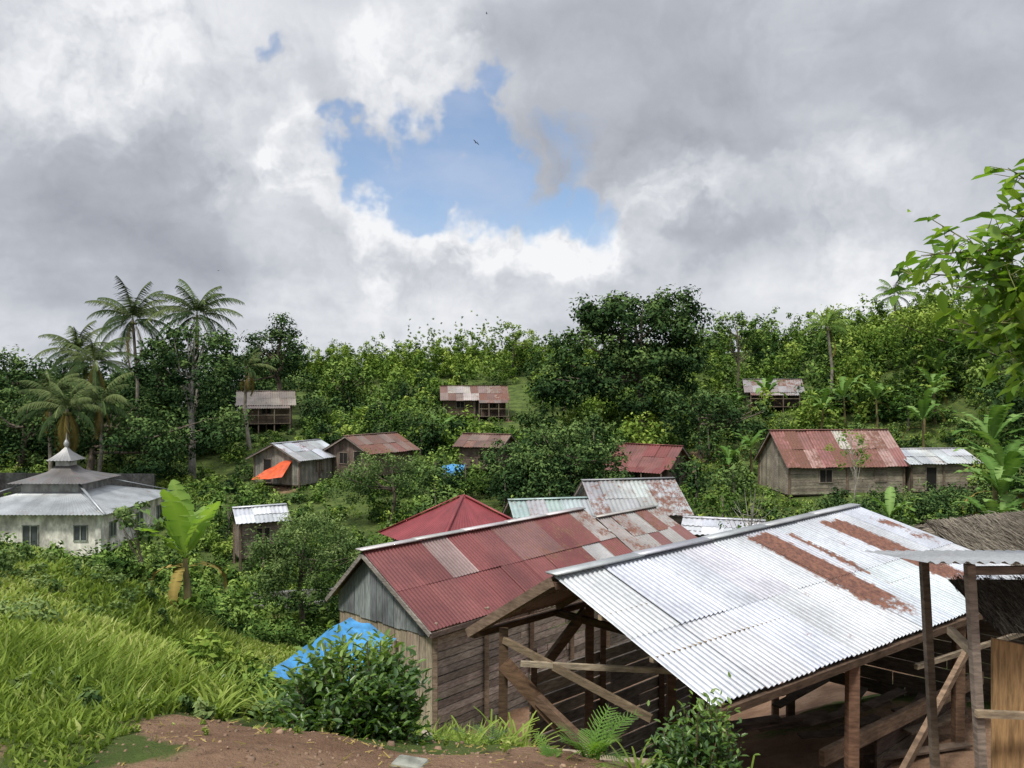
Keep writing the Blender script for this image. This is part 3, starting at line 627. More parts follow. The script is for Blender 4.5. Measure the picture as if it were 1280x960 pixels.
house('stilt_house',-24.6,80,-4.6,math.radians(18),4.6,4.0,2.0,1.1,[(.28,.235,.195),(.24,.20,.17)],(.22,.17,.125),.2,stilt=.8,openings=[('window','F',0,.9,.7,.9)],porch=(-1,1.1,-2.2,2.2))
house('wooden_longhouse',-4.3,90,-3.9,math.radians(6),6.6,4.2,2.0,1.3,[RUST,(.22,.16,.135),(.38,.34,.31)],(.13,.09,.07),.35,stilt=.4,openings=[('window','F',-1.6,.9,.7,.9),('door','F',.3,.8,1.7,0),('window','F',1.9,.9,.7,.9)],porch=(-1,1.3,.4,3.6))
house('wooden_house',-2.0,64,-6.6,math.radians(-20),3.2,3.2,1.9,.7,[RUST,(.22,.15,.12)],(.16,.12,.10),.3)
house('wooden_house',10.3,60,-7.65,math.radians(-35),4.4,3.6,1.9,1.2,[(.19,.055,.05),(.20,.08,.07)],(.18,.13,.11),.25,openings=[('window','F',0,.9,.7,.8),('door','R',0,.8,1.7,0)],vert=True,porch=(-1,1.3,-2.3,2.3))
house('stilt_house',27.6,85,-3.0,math.radians(-12),5.0,4.0,1.7,1.1,[(.34,.33,.32),(.28,.24,.22)],(.12,.09,.08),.3,stilt=.7,openings=[('window','F',-1.2,.9,.7,.7),('window','F',1.2,.9,.7,.7)],porch=(-1,1.2,-2.4,2.4))
house('wooden_house',22.0,55.5,-7.3,math.radians(7),8.0,4.6,2.1,2.0,[(.28,.12,.105),(.25,.11,.095),(.46,.40,.37),(.36,.23,.20)],(.30,.26,.205),.42,over=.35,openings=[('window','F',-1.5,.9,.8,.8),('shutter','F',2.4,.8,.8,.8)])
house('wooden_shed',28.8,55.6,-7.2,math.radians(7),4.6,3.6,2.0,.7,[(.56,.57,.57),(.5,.52,.54)],(.29,.245,.19),.15,over=.35,openings=[('door','F',-.9,.8,1.6,0)])
house('white_house',-34,92,-3.0,math.radians(10),7,4,3.6,1.2,[GRY,SIL],(.6,.62,.62),.1,plaster=True,openings=[('window','F',-1.6,1,1,1.2),('window','F',1.6,1,1,1.2)])
house('wooden_house',-13.4,42.5,-9.0,math.radians(28),2.2,1.9,2.0,.5,[(.6,.62,.63),SIL],(.2,.16,.13),.15,over=.3,openings=[('door','F',0,.7,1.5,0)])
house('zinc_roof_house',2.6,37,-8.6,math.radians(12),5.0,3.6,2.3,1.0,[GRN,(.40,.47,.46),GRY],(.22,.18,.15),.2,over=.35,openings=[('window','F',0,.9,.8,.9)])
house('zinc_roof_house',5.6,38.5,-8.4,math.radians(12),4.0,3.8,2.6,1.2,[GRY,(.42,.45,.45),(.40,.42,.42)],(.22,.18,.15),.3,over=.35)
house('lean_shed',9.0,34.0,-8.3,math.radians(-18),2.8,2.2,2.2,.35,[(.60,.61,.63),(.55,.57,.6)],(.18,.14,.12),.1,over=.3,openings=[('door','F',0,.8,1.7,0)])

def hiproof(mb,cx,cy,z0,hw,rise,col,yaw=0,alpha=.05,curve=0,amp=.02,wl=.22,top=0):
    c,s=math.cos(yaw),math.sin(yaw)
    def T(a,b,h): return Vector((cx+a*c-b*s,cy+a*s+b*c,h))
    cor=[(-1,-1),(1,-1),(1,1),(-1,1)]; rings=[(1,0),(.66,.27 if curve else .34),(.33,.58 if curve else .67),(max(top,.02),1)]
    for k in range(4):
        a=cor[k]; b=cor[(k+1)%4]; nu=int(2*hw/wl)*4
        vs=[];cs=[]
        for (f,g) in rings:
            for i in range(nu+1):
                t=i/nu; px=(a[0]*(1-t)+b[0]*t)*hw*f; py=(a[1]*(1-t)+b[1]*t)*hw*f
                vs.append(T(px,py,z0+rise*g+amp*f*math.sin(2*math.pi*t*2*hw/wl))); q=1+.06*math.sin(int(t*9)*2.7+k); cs.append((col[0]*q,col[1]*q,col[2]*q,alpha*(1+.5*math.sin(int(t*9)*1.9+k))))
        fs=[(r*(nu+1)+i,r*(nu+1)+i+1,(r+1)*(nu+1)+i+1,(r+1)*(nu+1)+i) for r in range(3) for i in range(nu)]
        bI=len(mb.v); mb.v+=[tuple(q) for q in vs]; mb.f+=[tuple(q+bI for q in f) for f in fs]; mb.c+=cs
        if not curve: beam(mb,T(a[0]*hw,a[1]*hw,z0+.03),T(a[0]*hw*max(top,.03),a[1]*hw*max(top,.03),z0+rise+.03),.14,.05,(*[q*1.1 for q in col],0))
e=empty('red_roof_house',(-1.9,31,-8.8)); mb=MB(); hiproof(mb,-1.9,31,-5.9,2.45,1.55,(.26,.05,.055),math.radians(33)); mb.obj('roof',ZINC,e,True)
mb=MB(); yw=math.radians(33)
cs_=[(-1.9+a*math.cos(yw)*2-b*math.sin(yw)*2,31+a*math.sin(yw)*2+b*math.cos(yw)*2) for a,b in ((-1,-1),(1,-1),(1,1),(-1,1))]
for k in range(4): vplanks(mb,cs_[k],cs_[(k+1)%4],-9.2,lambda t:-5.82,.25,(.3,.24,.18))
mb.obj('walls',WOODV,e)

def mosque():
    cx,cy=-28.3,50.8; e=empty('village_mosque',(cx,cy,-10)); mb=MB(); hw=4.35
    pts=[(cx-hw,cy-hw),(cx+hw,cy-hw),(cx+hw,cy+hw),(cx-hw,cy+hw)]
    for k in range(4):
        a=pts[k];b=pts[(k+1)%4]; vplanks(mb,a,b,-10.4,lambda t:-7.35,3,(.78,.76,.67),.15,.001,.02)
    for a in pts: beam(mb,(a[0],a[1],-10.4),(a[0],a[1],-7.36),.34,.34,(.70,.70,.62))
    nh=1.75
    q=[(cx-nh,cy-nh),(cx+nh,cy-nh),(cx+nh,cy+nh),(cx-nh,cy+nh)]
    for k in range(4): vplanks(mb,q[k],q[(k+1)%4],-6.6,lambda t:-5.95,2,(.34,.34,.33),.1,.001,.04)
    n3=.42; q=[(cx-n3,cy-n3),(cx+n3,cy-n3),(cx+n3,cy+n3),(cx-n3,cy+n3)]
    for k in range(4): vplanks(mb,q[k],q[(k+1)%4],-5.3,lambda t:-4.75,1,(.5,.5,.48),.06,.001,.04)
    mb.obj('walls',PLASTER,e)
    mb=MB(); hiproof(mb,cx,cy,-7.5,5.0,1.35,(.36,.38,.39),alpha=.14,top=.33); mb.obj('lower_roof',ZINC,e,True)
    mb=MB(); hiproof(mb,cx,cy,-6.05,2.35,.95,(.17,.16,.155),alpha=.16,curve=1,top=.17); mb.obj('upper_roof',ZINC,e,True)
    mb=MB(); hiproof(mb,cx,cy,-4.8,.85,.85,(.22,.22,.22),alpha=.05,curve=1); 
    tube(mb,[(cx,cy,-4.05),(cx,cy,-3.9),(cx,cy,-3.75),(cx,cy,-3.62),(cx,cy,-3.5),(cx,cy,-3.1)],[.05,.14,.16,.10,.03,.01],(.5,.5,.5),8); mb.obj('finial_roof',ZINC,e,True)
    md=MB(); mf=MB()
    for u in (-3.0,.4,3.3):
        dr=abs(u-.4)<.1; w=.38 if not dr else .45; zb=-9.1 if not dr else -9.95; zt=-8.2
        for (P) in ((lambda a,zz,o:(cx+a,cy-hw-.085-o,zz)),(lambda a,zz,o:(cx+hw+.085+o,cy+a,zz))):
            md.add([P(u-w,zb,0),P(u+w,zb,0),P(u+w,zt,0),P(u-w,zt,0)],[(0,1,2,3)],(.02,.02,.02))
            for a,b,c,d in ((u-w,zb,u-w,zt),(u+w,zb,u+w,zt),(u-w-.05,zb,u+w+.05,zb),(u-w-.05,zt,u+w+.05,zt),(u,zb,u,zt)):
                beam(mf,P(a,b,.02),P(c,d,.02),.06,.06,(.33,.36,.30))
    md.obj('openings',simple('mosque_glass',(.07,.08,.085),.3),e); mf.obj('window_frames',PLASTER,e)
    mb=MB(); hiproof(mb,cx-5.0,cy-6.2,-7.6,1.5,1.0,(.28,.22,.20),alpha=.15,curve=1)
    tube(mb,[(cx-5,cy-6.2,-6.6),(cx-5,cy-6.2,-6.4),(cx-5,cy-6.2,-6.0)],[.05,.12,.01],(.5,.5,.5),8); mb.obj('porch_roof',ZINC,e,True)
    mb=MB()
    for a in (-1,1):
        for b in (-1,1): beam(mb,(cx-5+a*1.2,cy-6.2+b*1.2,-10.3),(cx-5+a*1.2,cy-6.2+b*1.2,-7.55),.25,.25,(.66,.65,.58))
    mb.obj('porch_columns',PLASTER,e)
mosque()
mb=MB()
for i in range(12): beam(mb,(-45+i*1.6,59-.1*i,-8.3),(-45+(i+1)*1.6-.02,59-.1*(i+1),-8.3),.15,3.6,vj((.05,.05,.05),.25))
mb.obj('perimeter_wall',wood_mat('weathered_masonry',(1,1,1),.9),None,loc=(-35,60,-9))

def redhouse():
    e=empty('red_roof_plank_house',(-1,19,-7.4))
    Gp=Vector((-3.38,18.0,-3.78)); Hp=Vector((2.12,24.1,-3.78)); I=Vector((-1.68,16.45,-5.1)); J=Vector((-4.39,18.9,-5.03)); ax=(Hp-Gp)
    mb=MB()
    def rc(i,j):
        if j==0 and i in (2,): return (.27,.19,.175,.18)
        if j==0 and i in (5,6): return (.20,.10,.09,.25)
        if i in (8,) and j==1: return (.40,.39,.38,.2)
        if i in (9,) and j==0: return (.34,.31,.29,.3)
        return (*vj((.185,.056,.052) if (i*3+j)%4 else (.205,.068,.062),.06),.12 if i<6 else .28)
    slope(mb,Gp,Hp,I+ax,I,.8,.10,.012,rc,2,jit=.014)
    slope(mb,Gp,Hp,J+ax,J,.8,.10,.012,lambda i,j:(*vj(RUST),.2),1,jit=.012)
    up=Vector((0,0,.05))
    for k in range(5): beam(mb,Gp+up+ax*(k/5-.01)+Vector((0,0,random.uniform(0,.015))),Gp+up+ax*((k+1)/5),.24,.03,(*vj((.55,.52,.50),.12),.1))
    def rc2(i,j): return (*random.choice([(.36,.34,.32),(.22,.10,.09),(.30,.23,.20),(.34,.30,.28)]),random.uniform(.15,.36))
    K1=Vector((2.55,24.3,-4.08));K2=Vector((4.75,26.5,-4.08));L2=Vector((6.1,25.2,-5.05));L1=Vector((3.75,22.9,-5.05))
    slope(mb,K1,K2,L2,L1,.7,.12,.014,rc2,2,jit=.02); slope(mb,K1,K2,K2+Vector((-1.2,1.2,-.9)),K1+Vector((-1.2,1.2,-.9)),.8,.12,.014,rc2,1)
    beam(mb,K1+up,K2+up,.2,.03,(.5,.47,.44,.1))
    mb.obj('roof',ZINC,e,True)
    u=ax.normalized(); ins=.25
    g0=Gp+u*ins; i0=I+u*ins+(g0-(I+u*ins))*.10; j0=J+u*ins+(g0-(J+u*ins))*.12
    mb=MB(); span=(Vector((i0.x,i0.y,0))-Vector((j0.x,j0.y,0))).length; tp=((Vector((g0.x,g0.y,0))-Vector((j0.x,j0.y,0))).length)/span
    def top(t): return (j0.z+(g0.z-j0.z)*t/tp if t<tp else g0.z+(i0.z-g0.z)*(t-tp)/(1-tp))-.06
    vplanks(mb,j0,i0,-5.32,top,.2,(.23,.25,.255),.03,.01,.2)
    vplanks(mb,j0+u*.03,i0+u*.03,-8,lambda t:-5.30,.2,(.36,.30,.22),.03,.012,.28)
    mb.obj('gable_wall',WOODV,e)
    mb=MB(); a0=i0+u*.02; a1=i0+u*((ax.length)-.4)
    hplanks(mb,a0,a1,-8.4,-5.0,.17,(.33,.285,.24),.03,.02,.42,3)
    hplanks(mb,j0+u*.1,j0+u*(ax.length-.4),-8,-4.95,.25,(.2,.17,.14))
    for t in (0,.2,.4,.6,.8,1): 
        p=a0.lerp(a1,t)+Vector((.06,-.05,0)); beam(mb,(p.x,p.y,-8.4),(p.x,p.y,-5.0),.10,.10,vj((.24,.18,.13)))
    p,q=K1+Vector((1.1,-1.3,0)),K2+Vector((1.1,-1.1,0)); hplanks(mb,p,q,-8,-5.0,.2,(.24,.2,.16)); vplanks(mb,q,K2+Vector((-1,1,0)),-8,lambda t:-4.95,.22,(.24,.2,.16))
    mb.obj('plank_walls',WOOD,e)
    mb=MB(); beam(mb,Gp+Vector((0,0,-.07)),I+Vector((0,0,-.07)),.04,.09,(.30,.27,.24)); beam(mb,Gp+Vector((0,0,-.07)),J+Vector((0,0,-.07)),.04,.09,(.30,.27,.24))
    beam(mb,I+Vector((0,0,-.08)),I+ax+Vector((0,0,-.08)),.06,.10,(.16,.12,.1))
    mb.obj('fascia',WOOD,e)
redhouse()

def shed():
    e=empty('open_timber_shed',(4,11,-4.8))
    A=Vector((.47,9,-2.18));B=Vector((6.1,14.2,-2.18));C=Vector((1.87,7.49,-3.02));D=Vector((8.29,12.3,-3.05));E=Vector((-.5,10.05,-3.06));Fp=Vector((5.13,15.25,-3.06))
    mb=MB()
    def rs(u,v,a):
        r=a
        for (u0,u1,v0,v1,k) in ((.48,.585,.0,.97,.46),(.59,.645,.04,.82,.32),(.75,.86,.02,1.0,.46),(.685,.72,.1,.5,.2),(.92,1.0,.1,.7,.28)):
            if u0<u<u1 and v0<v<v1:
                w=min(1,(u-u0)*40,(u1-u)*40)*min(1,(v-v0)*12,(v1-v)*3.5); r=max(r,a+k*w)
        return r
    slope(mb,A,B,D,C,.78,.085,.015,lambda i,j:(*vj((.45,.47,.50),.10),random.uniform(.02,.15)),2,rust=rs,sub=6,jit=.010,nv=14)
    slope(mb,A,B,Fp,E,.78,.085,.013,lambda i,j:(*vj((.25,.17,.13),.1),.25),2,jit=.008)
    for k in range(5): beam(mb,A.lerp(B,k/5)+Vector((-.03,-.03,.045+random.uniform(0,.012))),A.lerp(B,(k+1)/5)+Vector((0,0,.045)),.18,.02,(*vj((.46,.47,.49),.12),.12))
    mb.obj('roof',ZINC,e,True)
    mb=MB(); Br=(.12,.075,.05); PB=(.30,.23,.155)
    def post(x,y,zt,w=.11,col=Br): beam(mb,(x,y,h1(x,y)-.3),(x+.02,y,zt),w,w,vj(col))
    post(-.12,9.75,-2.98); post(1.05,11.0,-2.95); post(3.82,9.02,-3.12,.12,(.20,.12,.08)); post(1.95,7.75,-3.1); post(2.9,12.75,-3.0); post(5.9,10.6,-3.1,.12); post(8.0,12.2,-3.1); post(4.9,14.9,-3.1); post(2.1,10.6,-2.3); post(4.4,12.65,-2.3)
    dn=Vector((0,0,-.09))
    for P,Q in ((A,B),(C,D),(E,Fp)): beam(mb,P+dn,Q+dn,.08,.08,vj(Br))
    for t in (0.02,.2,.4,.6,.8,.98):
        beam(mb,A.lerp(B,t)+dn*.5,C.lerp(D,t)+dn*.5,.05,.07,vj((.22,.15,.10))); beam(mb,A.lerp(B,t)+dn*.5,E.lerp(Fp,t)+dn*.5,.05,.07,vj((.22,.15,.10)))
        if t>.1: beam(mb,E.lerp(Fp,t)+dn*1.2,C.lerp(D,t)+dn*1.2,.07,.09,vj(Br))
    for f in (.33,.66): beam(mb,A.lerp(C,f)+dn*.3,B.lerp(D,f)+dn*.3,.05,.05,vj(PB))
    beam(mb,A+Vector((-.03,-.04,-.04)),E+Vector((-.05,-.05,-.05)),.05,.11,(.20,.14,.10))
    beam(mb,(-.1,9.6,-3.35),(.95,9.2,-4.35),.11,.15,(.15,.09,.055)); beam(mb,(.1,9.3,-3.25),(2.1,9.3,-3.35),.05,.06,(.40,.33,.24))
    beam(mb,(1.0,10.8,-3.05),(.45,10.6,-3.7),.08,.12,(.14,.09,.06)); beam(mb,(-.1,9.7,-3.1),(1.5,8.6,-3.6),.05,.08,vj((.2,.15,.1))); beam(mb,(.3,9.4,-3.7),(1.7,8.2,-4.6),.08,.11,(.14,.09,.06))
    beam(mb,(3.6,9.3,-4.35),(6.8,11.6,-4.25),.07,.18,(.22,.15,.10)); beam(mb,(4.3,8.9,-4.4),(5.8,10.2,-3.4),.06,.09,(.22,.15,.10)); beam(mb,(5.0,9.9,-3.5),(7.6,11.6,-3.55),.05,.06,(.25,.2,.14))
    mb.obj('timber_frame',WOOD,e)
    mb=MB(); hplanks(mb,(3.6,13.8),(5.1,15.2),-5.6,-3.2,.22,(.10,.075,.055)); hplanks(mb,(5.1,15.1),(8.1,12.4),-5.4,-3.1,.22,(.09,.07,.05));  # dark back walls added to keep the space under the roof dark
    hplanks(mb,(4.6,10.1),(6.8,12.0),-5.1,-4.5,.22,(.08,.06,.045)); hplanks(mb,(.25,10.9),(3.4,13.75),-6.6,-3.95,.18,(.32,.28,.23),.03,.02,.38,3)
    for t in (0,.33,.66,1): beam(mb,(.30+3.15*t,10.85+2.85*t,-6.6),(.30+3.15*t,10.85+2.85*t,-3.6),.08,.08,vj(Br))
    mb.obj('plank_walls',WOOD,e)
    mb=MB()
    for i in range(18):
        x0=random.uniform(2.6,6.5); y0=random.uniform(9.4,12); beam(mb,(x0,y0,-4.78+i*.02),(x0+random.uniform(.6,1.6),y0+random.uniform(.1,1.2),-4.74+i*.02),.14,.03,vj((.11,.08,.06)))
    mb.obj('stacked_timber',WOOD,e)
shed()
mb=MB()
for a in [((-.45,6.2,-3.0),(.5,5.6,-2.75)),((.1,5.4,-2.5),(.9,5.0,-2.38)),((.2,6.2,-3.1),(.75,5.1,-2.5)),((-.2,7,-3.4),(.9,6.6,-3.2)),((-.75,6.6,-2.9),(-.2,6.2,-3.15)),((.5,5.9,-2.9),(1.0,5.3,-2.9)),((.15,5.0,-2.3),(.42,4.9,-2.28))]:
    beam(mb,a[0],a[1],.07,.04,vj((.30,.23,.165),.3))
tube(mb,[(-.7,6.3,-2.75),(-.3,6.0,-2.82),(.1,5.6,-2.75),(.6,5.3,-2.62)],[.03,.028,.025,.02],(.3,.25,.2),7)
mb.obj('scrap_timber',WOOD,None,loc=(0,6,-3))

def cloth(name,c00,c10,c11,c01,mat,parent,sag=.15,n=26,wr=.03):
    c=[Vector(q) for q in (c00,c10,c11,c01)]; mb=MB(); vs=[]
    for j in range(n+1):
        for i in range(n+1):
            u=i/n;v=j/n; p=c[0].lerp(c[1],u).lerp(c[3].lerp(c[2],u),v)
            p.z+= -sag*math.sin(math.pi*u)*math.sin(math.pi*v)+wr*math.sin(u*9+v*4+math.sin(v*6))+wr*.5*math.sin(v*19-u*11+math.sin(u*8)); vs.append(p)
    mb.add(vs,[(j*(n+1)+i,j*(n+1)+i+1,(j+1)*(n+1)+i+1,(j+1)*(n+1)+i) for j in range(n) for i in range(n)],(1,1,1)); return mb.obj(name,mat,parent,True)
e=empty('blue_tarpaulin_shelter',(-3,13.5,-5.8)); tc4=((-3.82,12.3,-4.50),(-2.5,12.0,-4.56),(-2.05,14.2,-4.52),(-2.95,14.6,-4.24))
cloth('tarpaulin',*tc4,BLUE,e,.14,30,.028)
mb=MB()
for p in tc4: beam(mb,(p[0]*.995,p[1],-6.6),(p[0]*.995,p[1],p[2]-.03),.05,.05,(.25,.2,.14))
mb.obj('poles',WOOD,e)
e=empty('orange_tarpaulin',(-17,58.4,-7)); cloth('sheet',(-18.9,58.0,-6.95),(-16.6,57.6,-6.75),(-15.9,58.6,-5.25),(-17.9,59.0,-6.2),ORANGE,e,.12,18,.03)
e=empty('blue_tarpaulin_shelter',(-4.6,57,-7.2)); tc5=((-5.2,56,-6.3),(-3.6,55.6,-6.4),(-3.3,57.0,-5.7),(-5.0,57.3,-5.8)); cloth('tarpaulin',*tc5,BLUE,e,.1)
mb=MB()
for p in tc5: beam(mb,(p[0],p[1],-8.6),p,.08,.08,(.25,.2,.14))
mb.obj('poles',WOOD,e)

def thatch(name,r0,r1,e1,e0,parent,n,L,w):
    r0,r1,e1,e0=[np.array(q,float) for q in (r0,r1,e1,e0)]
    u=R.random(n)[:,None]; v=R.random(n)[:,None]
    P=(r0*(1-u)+r1*u)*(1-v)+(e0*(1-u)+e1*u)*v; dn=nrm(((e0-r0)+(e1-r1))/2+R.normal(0,.18*np.linalg.norm(e0-r0),(n,3))); up=nrm(np.cross(r1-r0,e0-r0)); up=up*np.sign(up[2])
    P=P+up*R.uniform(0,.07,(n,1)); s=nrm(np.cross(np.tile(up,(n,1)),dn))*w*R.uniform(.5,1.4,(n,1)); l=L*R.uniform(.5,1.3,(n,1))
    V=np.stack([P-s,P+s,P+s*.5+dn*l,P-s*.5+dn*l],1).reshape(-1,3)
    np_obj(name,V,np.arange(4*n).reshape(n,4),np.repeat(np.clip(.25+.7*R.random(n)+.3*(pn(P[:,0]*3,P[:,1]*3)-.5),0,1),4),STRAW,parent)
    mb=MB(); mb.add([r0,r1,e1,e0],[(0,1,2,3)],(.1,.085,.07)); mb.obj(name+'_base',WOOD,parent)
e=empty('thatched_hut',(10.3,17,-5.5))
thatch('thatch_front',(8.9,17.2,-2.95),(12.0,18.2,-2.85),(12.6,15.9,-4.1),(9.3,15.2,-4.15),e,12000,.28,.010)
thatch('thatch_side',(8.9,17.2,-2.97),(9.3,15.2,-4.17),(7.9,16.2,-4.2),(8.0,17.8,-4.1),e,6000,.28,.010)
thatch('thatch_back',(8.9,17.2,-2.96),(12.0,18.2,-2.86),(11.4,20.0,-4.1),(8.2,19.0,-4.15),e,4500,.35,.012)
mb=MB(); hplanks(mb,(8.6,16.1),(12.2,16.6),-5.9,-4.0,.22,(.2,.16,.12)); hplanks(mb,(8.6,16.1),(8.5,18.6),-5.9,-4.1,.22,(.2,.16,.12)); mb.obj('walls',WOOD,e)
e=empty('roadside_stall',(4,6.5,-4))
mb=MB(); slope(mb,(3.15,7.15,-1.50),(5.6,7.0,-1.46),(5.3,5.5,-1.24),(2.92,5.62,-1.26),.8,.085,.012,lambda i,j:(.42,.43,.44,.15),1); mb.obj('roof',ZINC,e,True)
mb=MB(); beam(mb,(3.62,6.0,-4.6),(3.43,6.0,-1.35),.06,.06,(.26,.21,.17)); beam(mb,(3.72,6.9,-4.6),(3.55,6.9,-1.5),.06,.06,(.2,.16,.12)); beam(mb,(4.95,5.8,-4.6),(4.95,5.8,-1.3),.08,.08,(.3,.25,.2))
beam(mb,(3.4,6.0,-1.40),(5.2,5.9,-1.36),.04,.06,(.2,.16,.13)); beam(mb,(3.5,6.02,-2.05),(3.56,6.5,-2.0),.05,.06,(.4,.32,.22)); beam(mb,(3.45,5.95,-2.45),(4.6,5.95,-2.5),.04,.05,(.36,.28,.19))
mb.obj('posts',WOOD,e)
mb=MB(); vplanks(mb,(3.68,6.15),(4.9,6.05),-4.4,lambda t:-1.95-.25*t,.28,(.34,.21,.10),.03,.02,.2); mb.obj('plank_wall',WOODV,e)
thatch('thatch_awning',(3.70,6.8,-1.66),(5.2,6.7,-1.64),(5.2,5.95,-1.9),(3.68,6.05,-1.88),e,5000,.10,.004)

e=empty('concrete_culvert',(-9.2,32,-9))
mb=MB()
beam(mb,(-11,31.5,-9.0),(-7.4,32.3,-9.0),.25,.5,(.4,.4,.38)); beam(mb,(-11,33.5,-9.0),(-7.4,34.3,-9.0),.25,.5,(.4,.4,.38)); mb.obj('walls',CONC,e)
mb=MB(); beam(mb,(-.56,3.82,-1.82),(-.41,3.77,-1.82),.11,.07,(.4,.4,.36)); o=mb.obj('concrete_block',simple('pale_concrete',(.22,.225,.19),.9,.4,14),None,loc=(-.5,3.8,-1.8))
bv=o.modifiers.new('b','BEVEL'); bv.width=.015; bv.segments=2
mb=MB()
for i in range(600):
    y0=random.uniform(3.2,4.9); x0=random.uniform(-2.2,.6)
    s=random.uniform(.003,.012)*(2.2 if random.random()<.08 else 1); z0=h1(x0,y0)+float(bumps(np.array(x0),np.array(y0)))
    vs=[(x0+dx*s*random.uniform(.6,1.3),y0+dy*s*random.uniform(.6,1.3),z0+dz*s*random.uniform(.4,.8)) for dx,dy,dz in ((-1,-1,-1),(1,-1,-1),(1,1,-1),(-1,1,-1),(-.6,-.6,1),(.6,-.6,1),(.6,.6,1),(-.6,.6,1))]
    mb.add(vs,[(0,1,2,3),(7,6,5,4),(0,4,5,1),(1,5,6,2),(2,6,7,3),(3,7,4,0)],vj((.27,.18,.12),.35))
mb.obj('soil_clods',WOOD,None,True,loc=(-1,4,-1.8))
n=240; x=R.uniform(-2.1,.5,n); y=R.uniform(3.4,4.9,n); z=H(x,y)+bumps(x,y)+.004; a=R.uniform(0,6.28,n); l=R.uniform(.01,.06,n)
P=np.stack([x,y,z],-1); D_=np.stack([np.cos(a),np.sin(a),R.uniform(0,.3,n)],-1)*l[:,None]; S=np.stack([-np.sin(a),np.cos(a),0*a],-1)*.0025
np_obj('leaf_litter',np.stack([P-S,P+S*1.8,P+D_+S,P+D_-S],1).reshape(-1,3),np.arange(4*n).reshape(n,4),np.repeat(R.random(n),4),L_DRY)
n=26; x=R.uniform(-2.0,.3,n); y=R.uniform(4.1,5.0,n)
shrub_mass('dirt_weeds',np.stack([x,y,R.uniform(.02,.06,n),R.uniform(.02,.06,n)],-1),L_GRASS,.025,8,6,.4)

def bird(x,y,z,s,roll,yaw):
    mb=MB(); M=Euler((0,roll,yaw)).to_matrix(); vs=[]
    def W(p): return Vector((x,y,z))+M@(Vector(p)*s)
    prof=[(-.5,.0),(-.3,.05),(0,.09),(.25,.08),(.38,.06),(.5,.015)]
    for t,r in prof:
        for k in range(6): a=k*math.pi/3; vs.append(W((r*math.cos(a),t,r*math.sin(a))))
    mb.add(vs,[(i*6+k,i*6+(k+1)%6,(i+1)*6+(k+1)%6,(i+1)*6+k) for i in range(5) for k in range(6)],(.03,.03,.03))
    for sg in (-1,1):
        mb.add([W((sg*.05,.2,.03)),W((sg*.05,-.12,.03)),W((sg*.5,-.1,.22)),W((sg*.5,.25,.22)),W((sg*1.05,-.12,.1)),W((sg*.95,.08,.12))],[(0,1,2,3),(3,2,4,5)],(.03,.03,.03))
    mb.add([W((0,-.4,0)),W((-.12,-.7,0)),W((.12,-.7,0))],[(0,1,2)],(.03,.03,.03))
    mb.obj('bird',BIRDM,None,loc=(x,y,z))
bird(-2.7,60,18.1,.30,.5,.7); bird(-1.9,60,27.8,.16,.2,1.5); bird(-22,60,8.5,.16,-.2,1.2)

# ------------------------------------------------------------ sky
w=bpy.data.worlds.new('World'); scene.world=w; w.use_nodes=True; nt=w.node_tree; nt.nodes.clear()
SUN_EL=math.radians(58); SUN_AZ=math.radians(215)
tc=nd(nt,'ShaderNodeTexCoord'); d=tc.outputs['Generated']
def vm(op,a,b=None,s=None):
    n=nd(nt,'ShaderNodeVectorMath',operation=op); setin(nt,n,0,a)
    if b is not None: setin(nt,n,1,b)
    if s is not None: setin(nt,n,'Scale',s)
    return n
nrmd=vm('NORMALIZE',d).outputs[0]
sep=nd(nt,'ShaderNodeSeparateXYZ'); nt.links.new(nrmd,sep.inputs[0]); dz=sep.outputs[2]
inv=mth(nt,'DIVIDE',1.0,mth(nt,'ADD',mth(nt,'MAXIMUM',dz,0.0),.35))
cloudp=vm('SCALE',nrmd,s=inv).outputs[0]
wn=noise(nt,nrmd,6,5,.58,out=1); wv=vm('SCALE',vm('SUBTRACT',wn,(.5,.5,.5)).outputs[0],s=.24).outputs[0]
wd=vm('ADD',nrmd,wv).outputs[0]
def blobs(lst,vec):
    outs=[]
    for (x,z,r,a) in lst:
        v=Vector((x,1,z)).normalized()
        dist=vm('DISTANCE',vec,tuple(v)).outputs['Value']
        outs.append(mth(nt,'MULTIPLY',mrange(nt,dist,r,r*.2),a))
    return outs
def summ(l):
    s=l[0]
    for q in l[1:]: s=mth(nt,'ADD',s,q)
    return s
fb1=noise(nt,cloudp,1.6,4,.5,dist=.3); fb2=noise(nt,cloudp,4.5,4,.55); fb3=noise(nt,wd,12,5,.58)
fb3b=noise(nt,vm('ADD',wd,(.012,-.01,.035)).outputs[0],12,3,.58)
relief=mth(nt,'SUBTRACT',fb3,fb3b)  # offset noise difference paints self-shadow into the cloud billows
b=mth(nt,'ADD',.63,mth(nt,'MULTIPLY',mth(nt,'SUBTRACT',fb1,.5),.75))
b=mth(nt,'ADD',b,mth(nt,'MULTIPLY',mth(nt,'SUBTRACT',fb2,.5),.28))
bright=summ(blobs([(-.25,.31,.06,.30),(-.245,.26,.06,.22),(-.14,.205,.09,.28),(-.05,.18,.08,.30),(.02,.175,.07,.32),(.07,.15,.07,.30),(.11,.14,.05,.22),(-.56,.44,.16,.26),(-.12,.40,.09,.25),(.22,.24,.08,.18),(-.35,.26,.09,.14),(-.38,.42,.12,.12),(.42,.20,.14,.12),(.14,.20,.12,.12),(-.1,.1,.25,.08)],wd))
dark=summ(blobs([(-.47,.28,.22,.17),(-.50,.14,.2,.14),(-.36,.20,.15,.08),(.2,.38,.22,.10),(.46,.38,.28,.09),(.22,.19,.06,.16),(-.28,.17,.12,.08),(.02,.46,.14,.08),(.18,.30,.09,.08)],wd))
b=mth(nt,'ADD',b,bright); b=mth(nt,'SUBTRACT',b,dark)
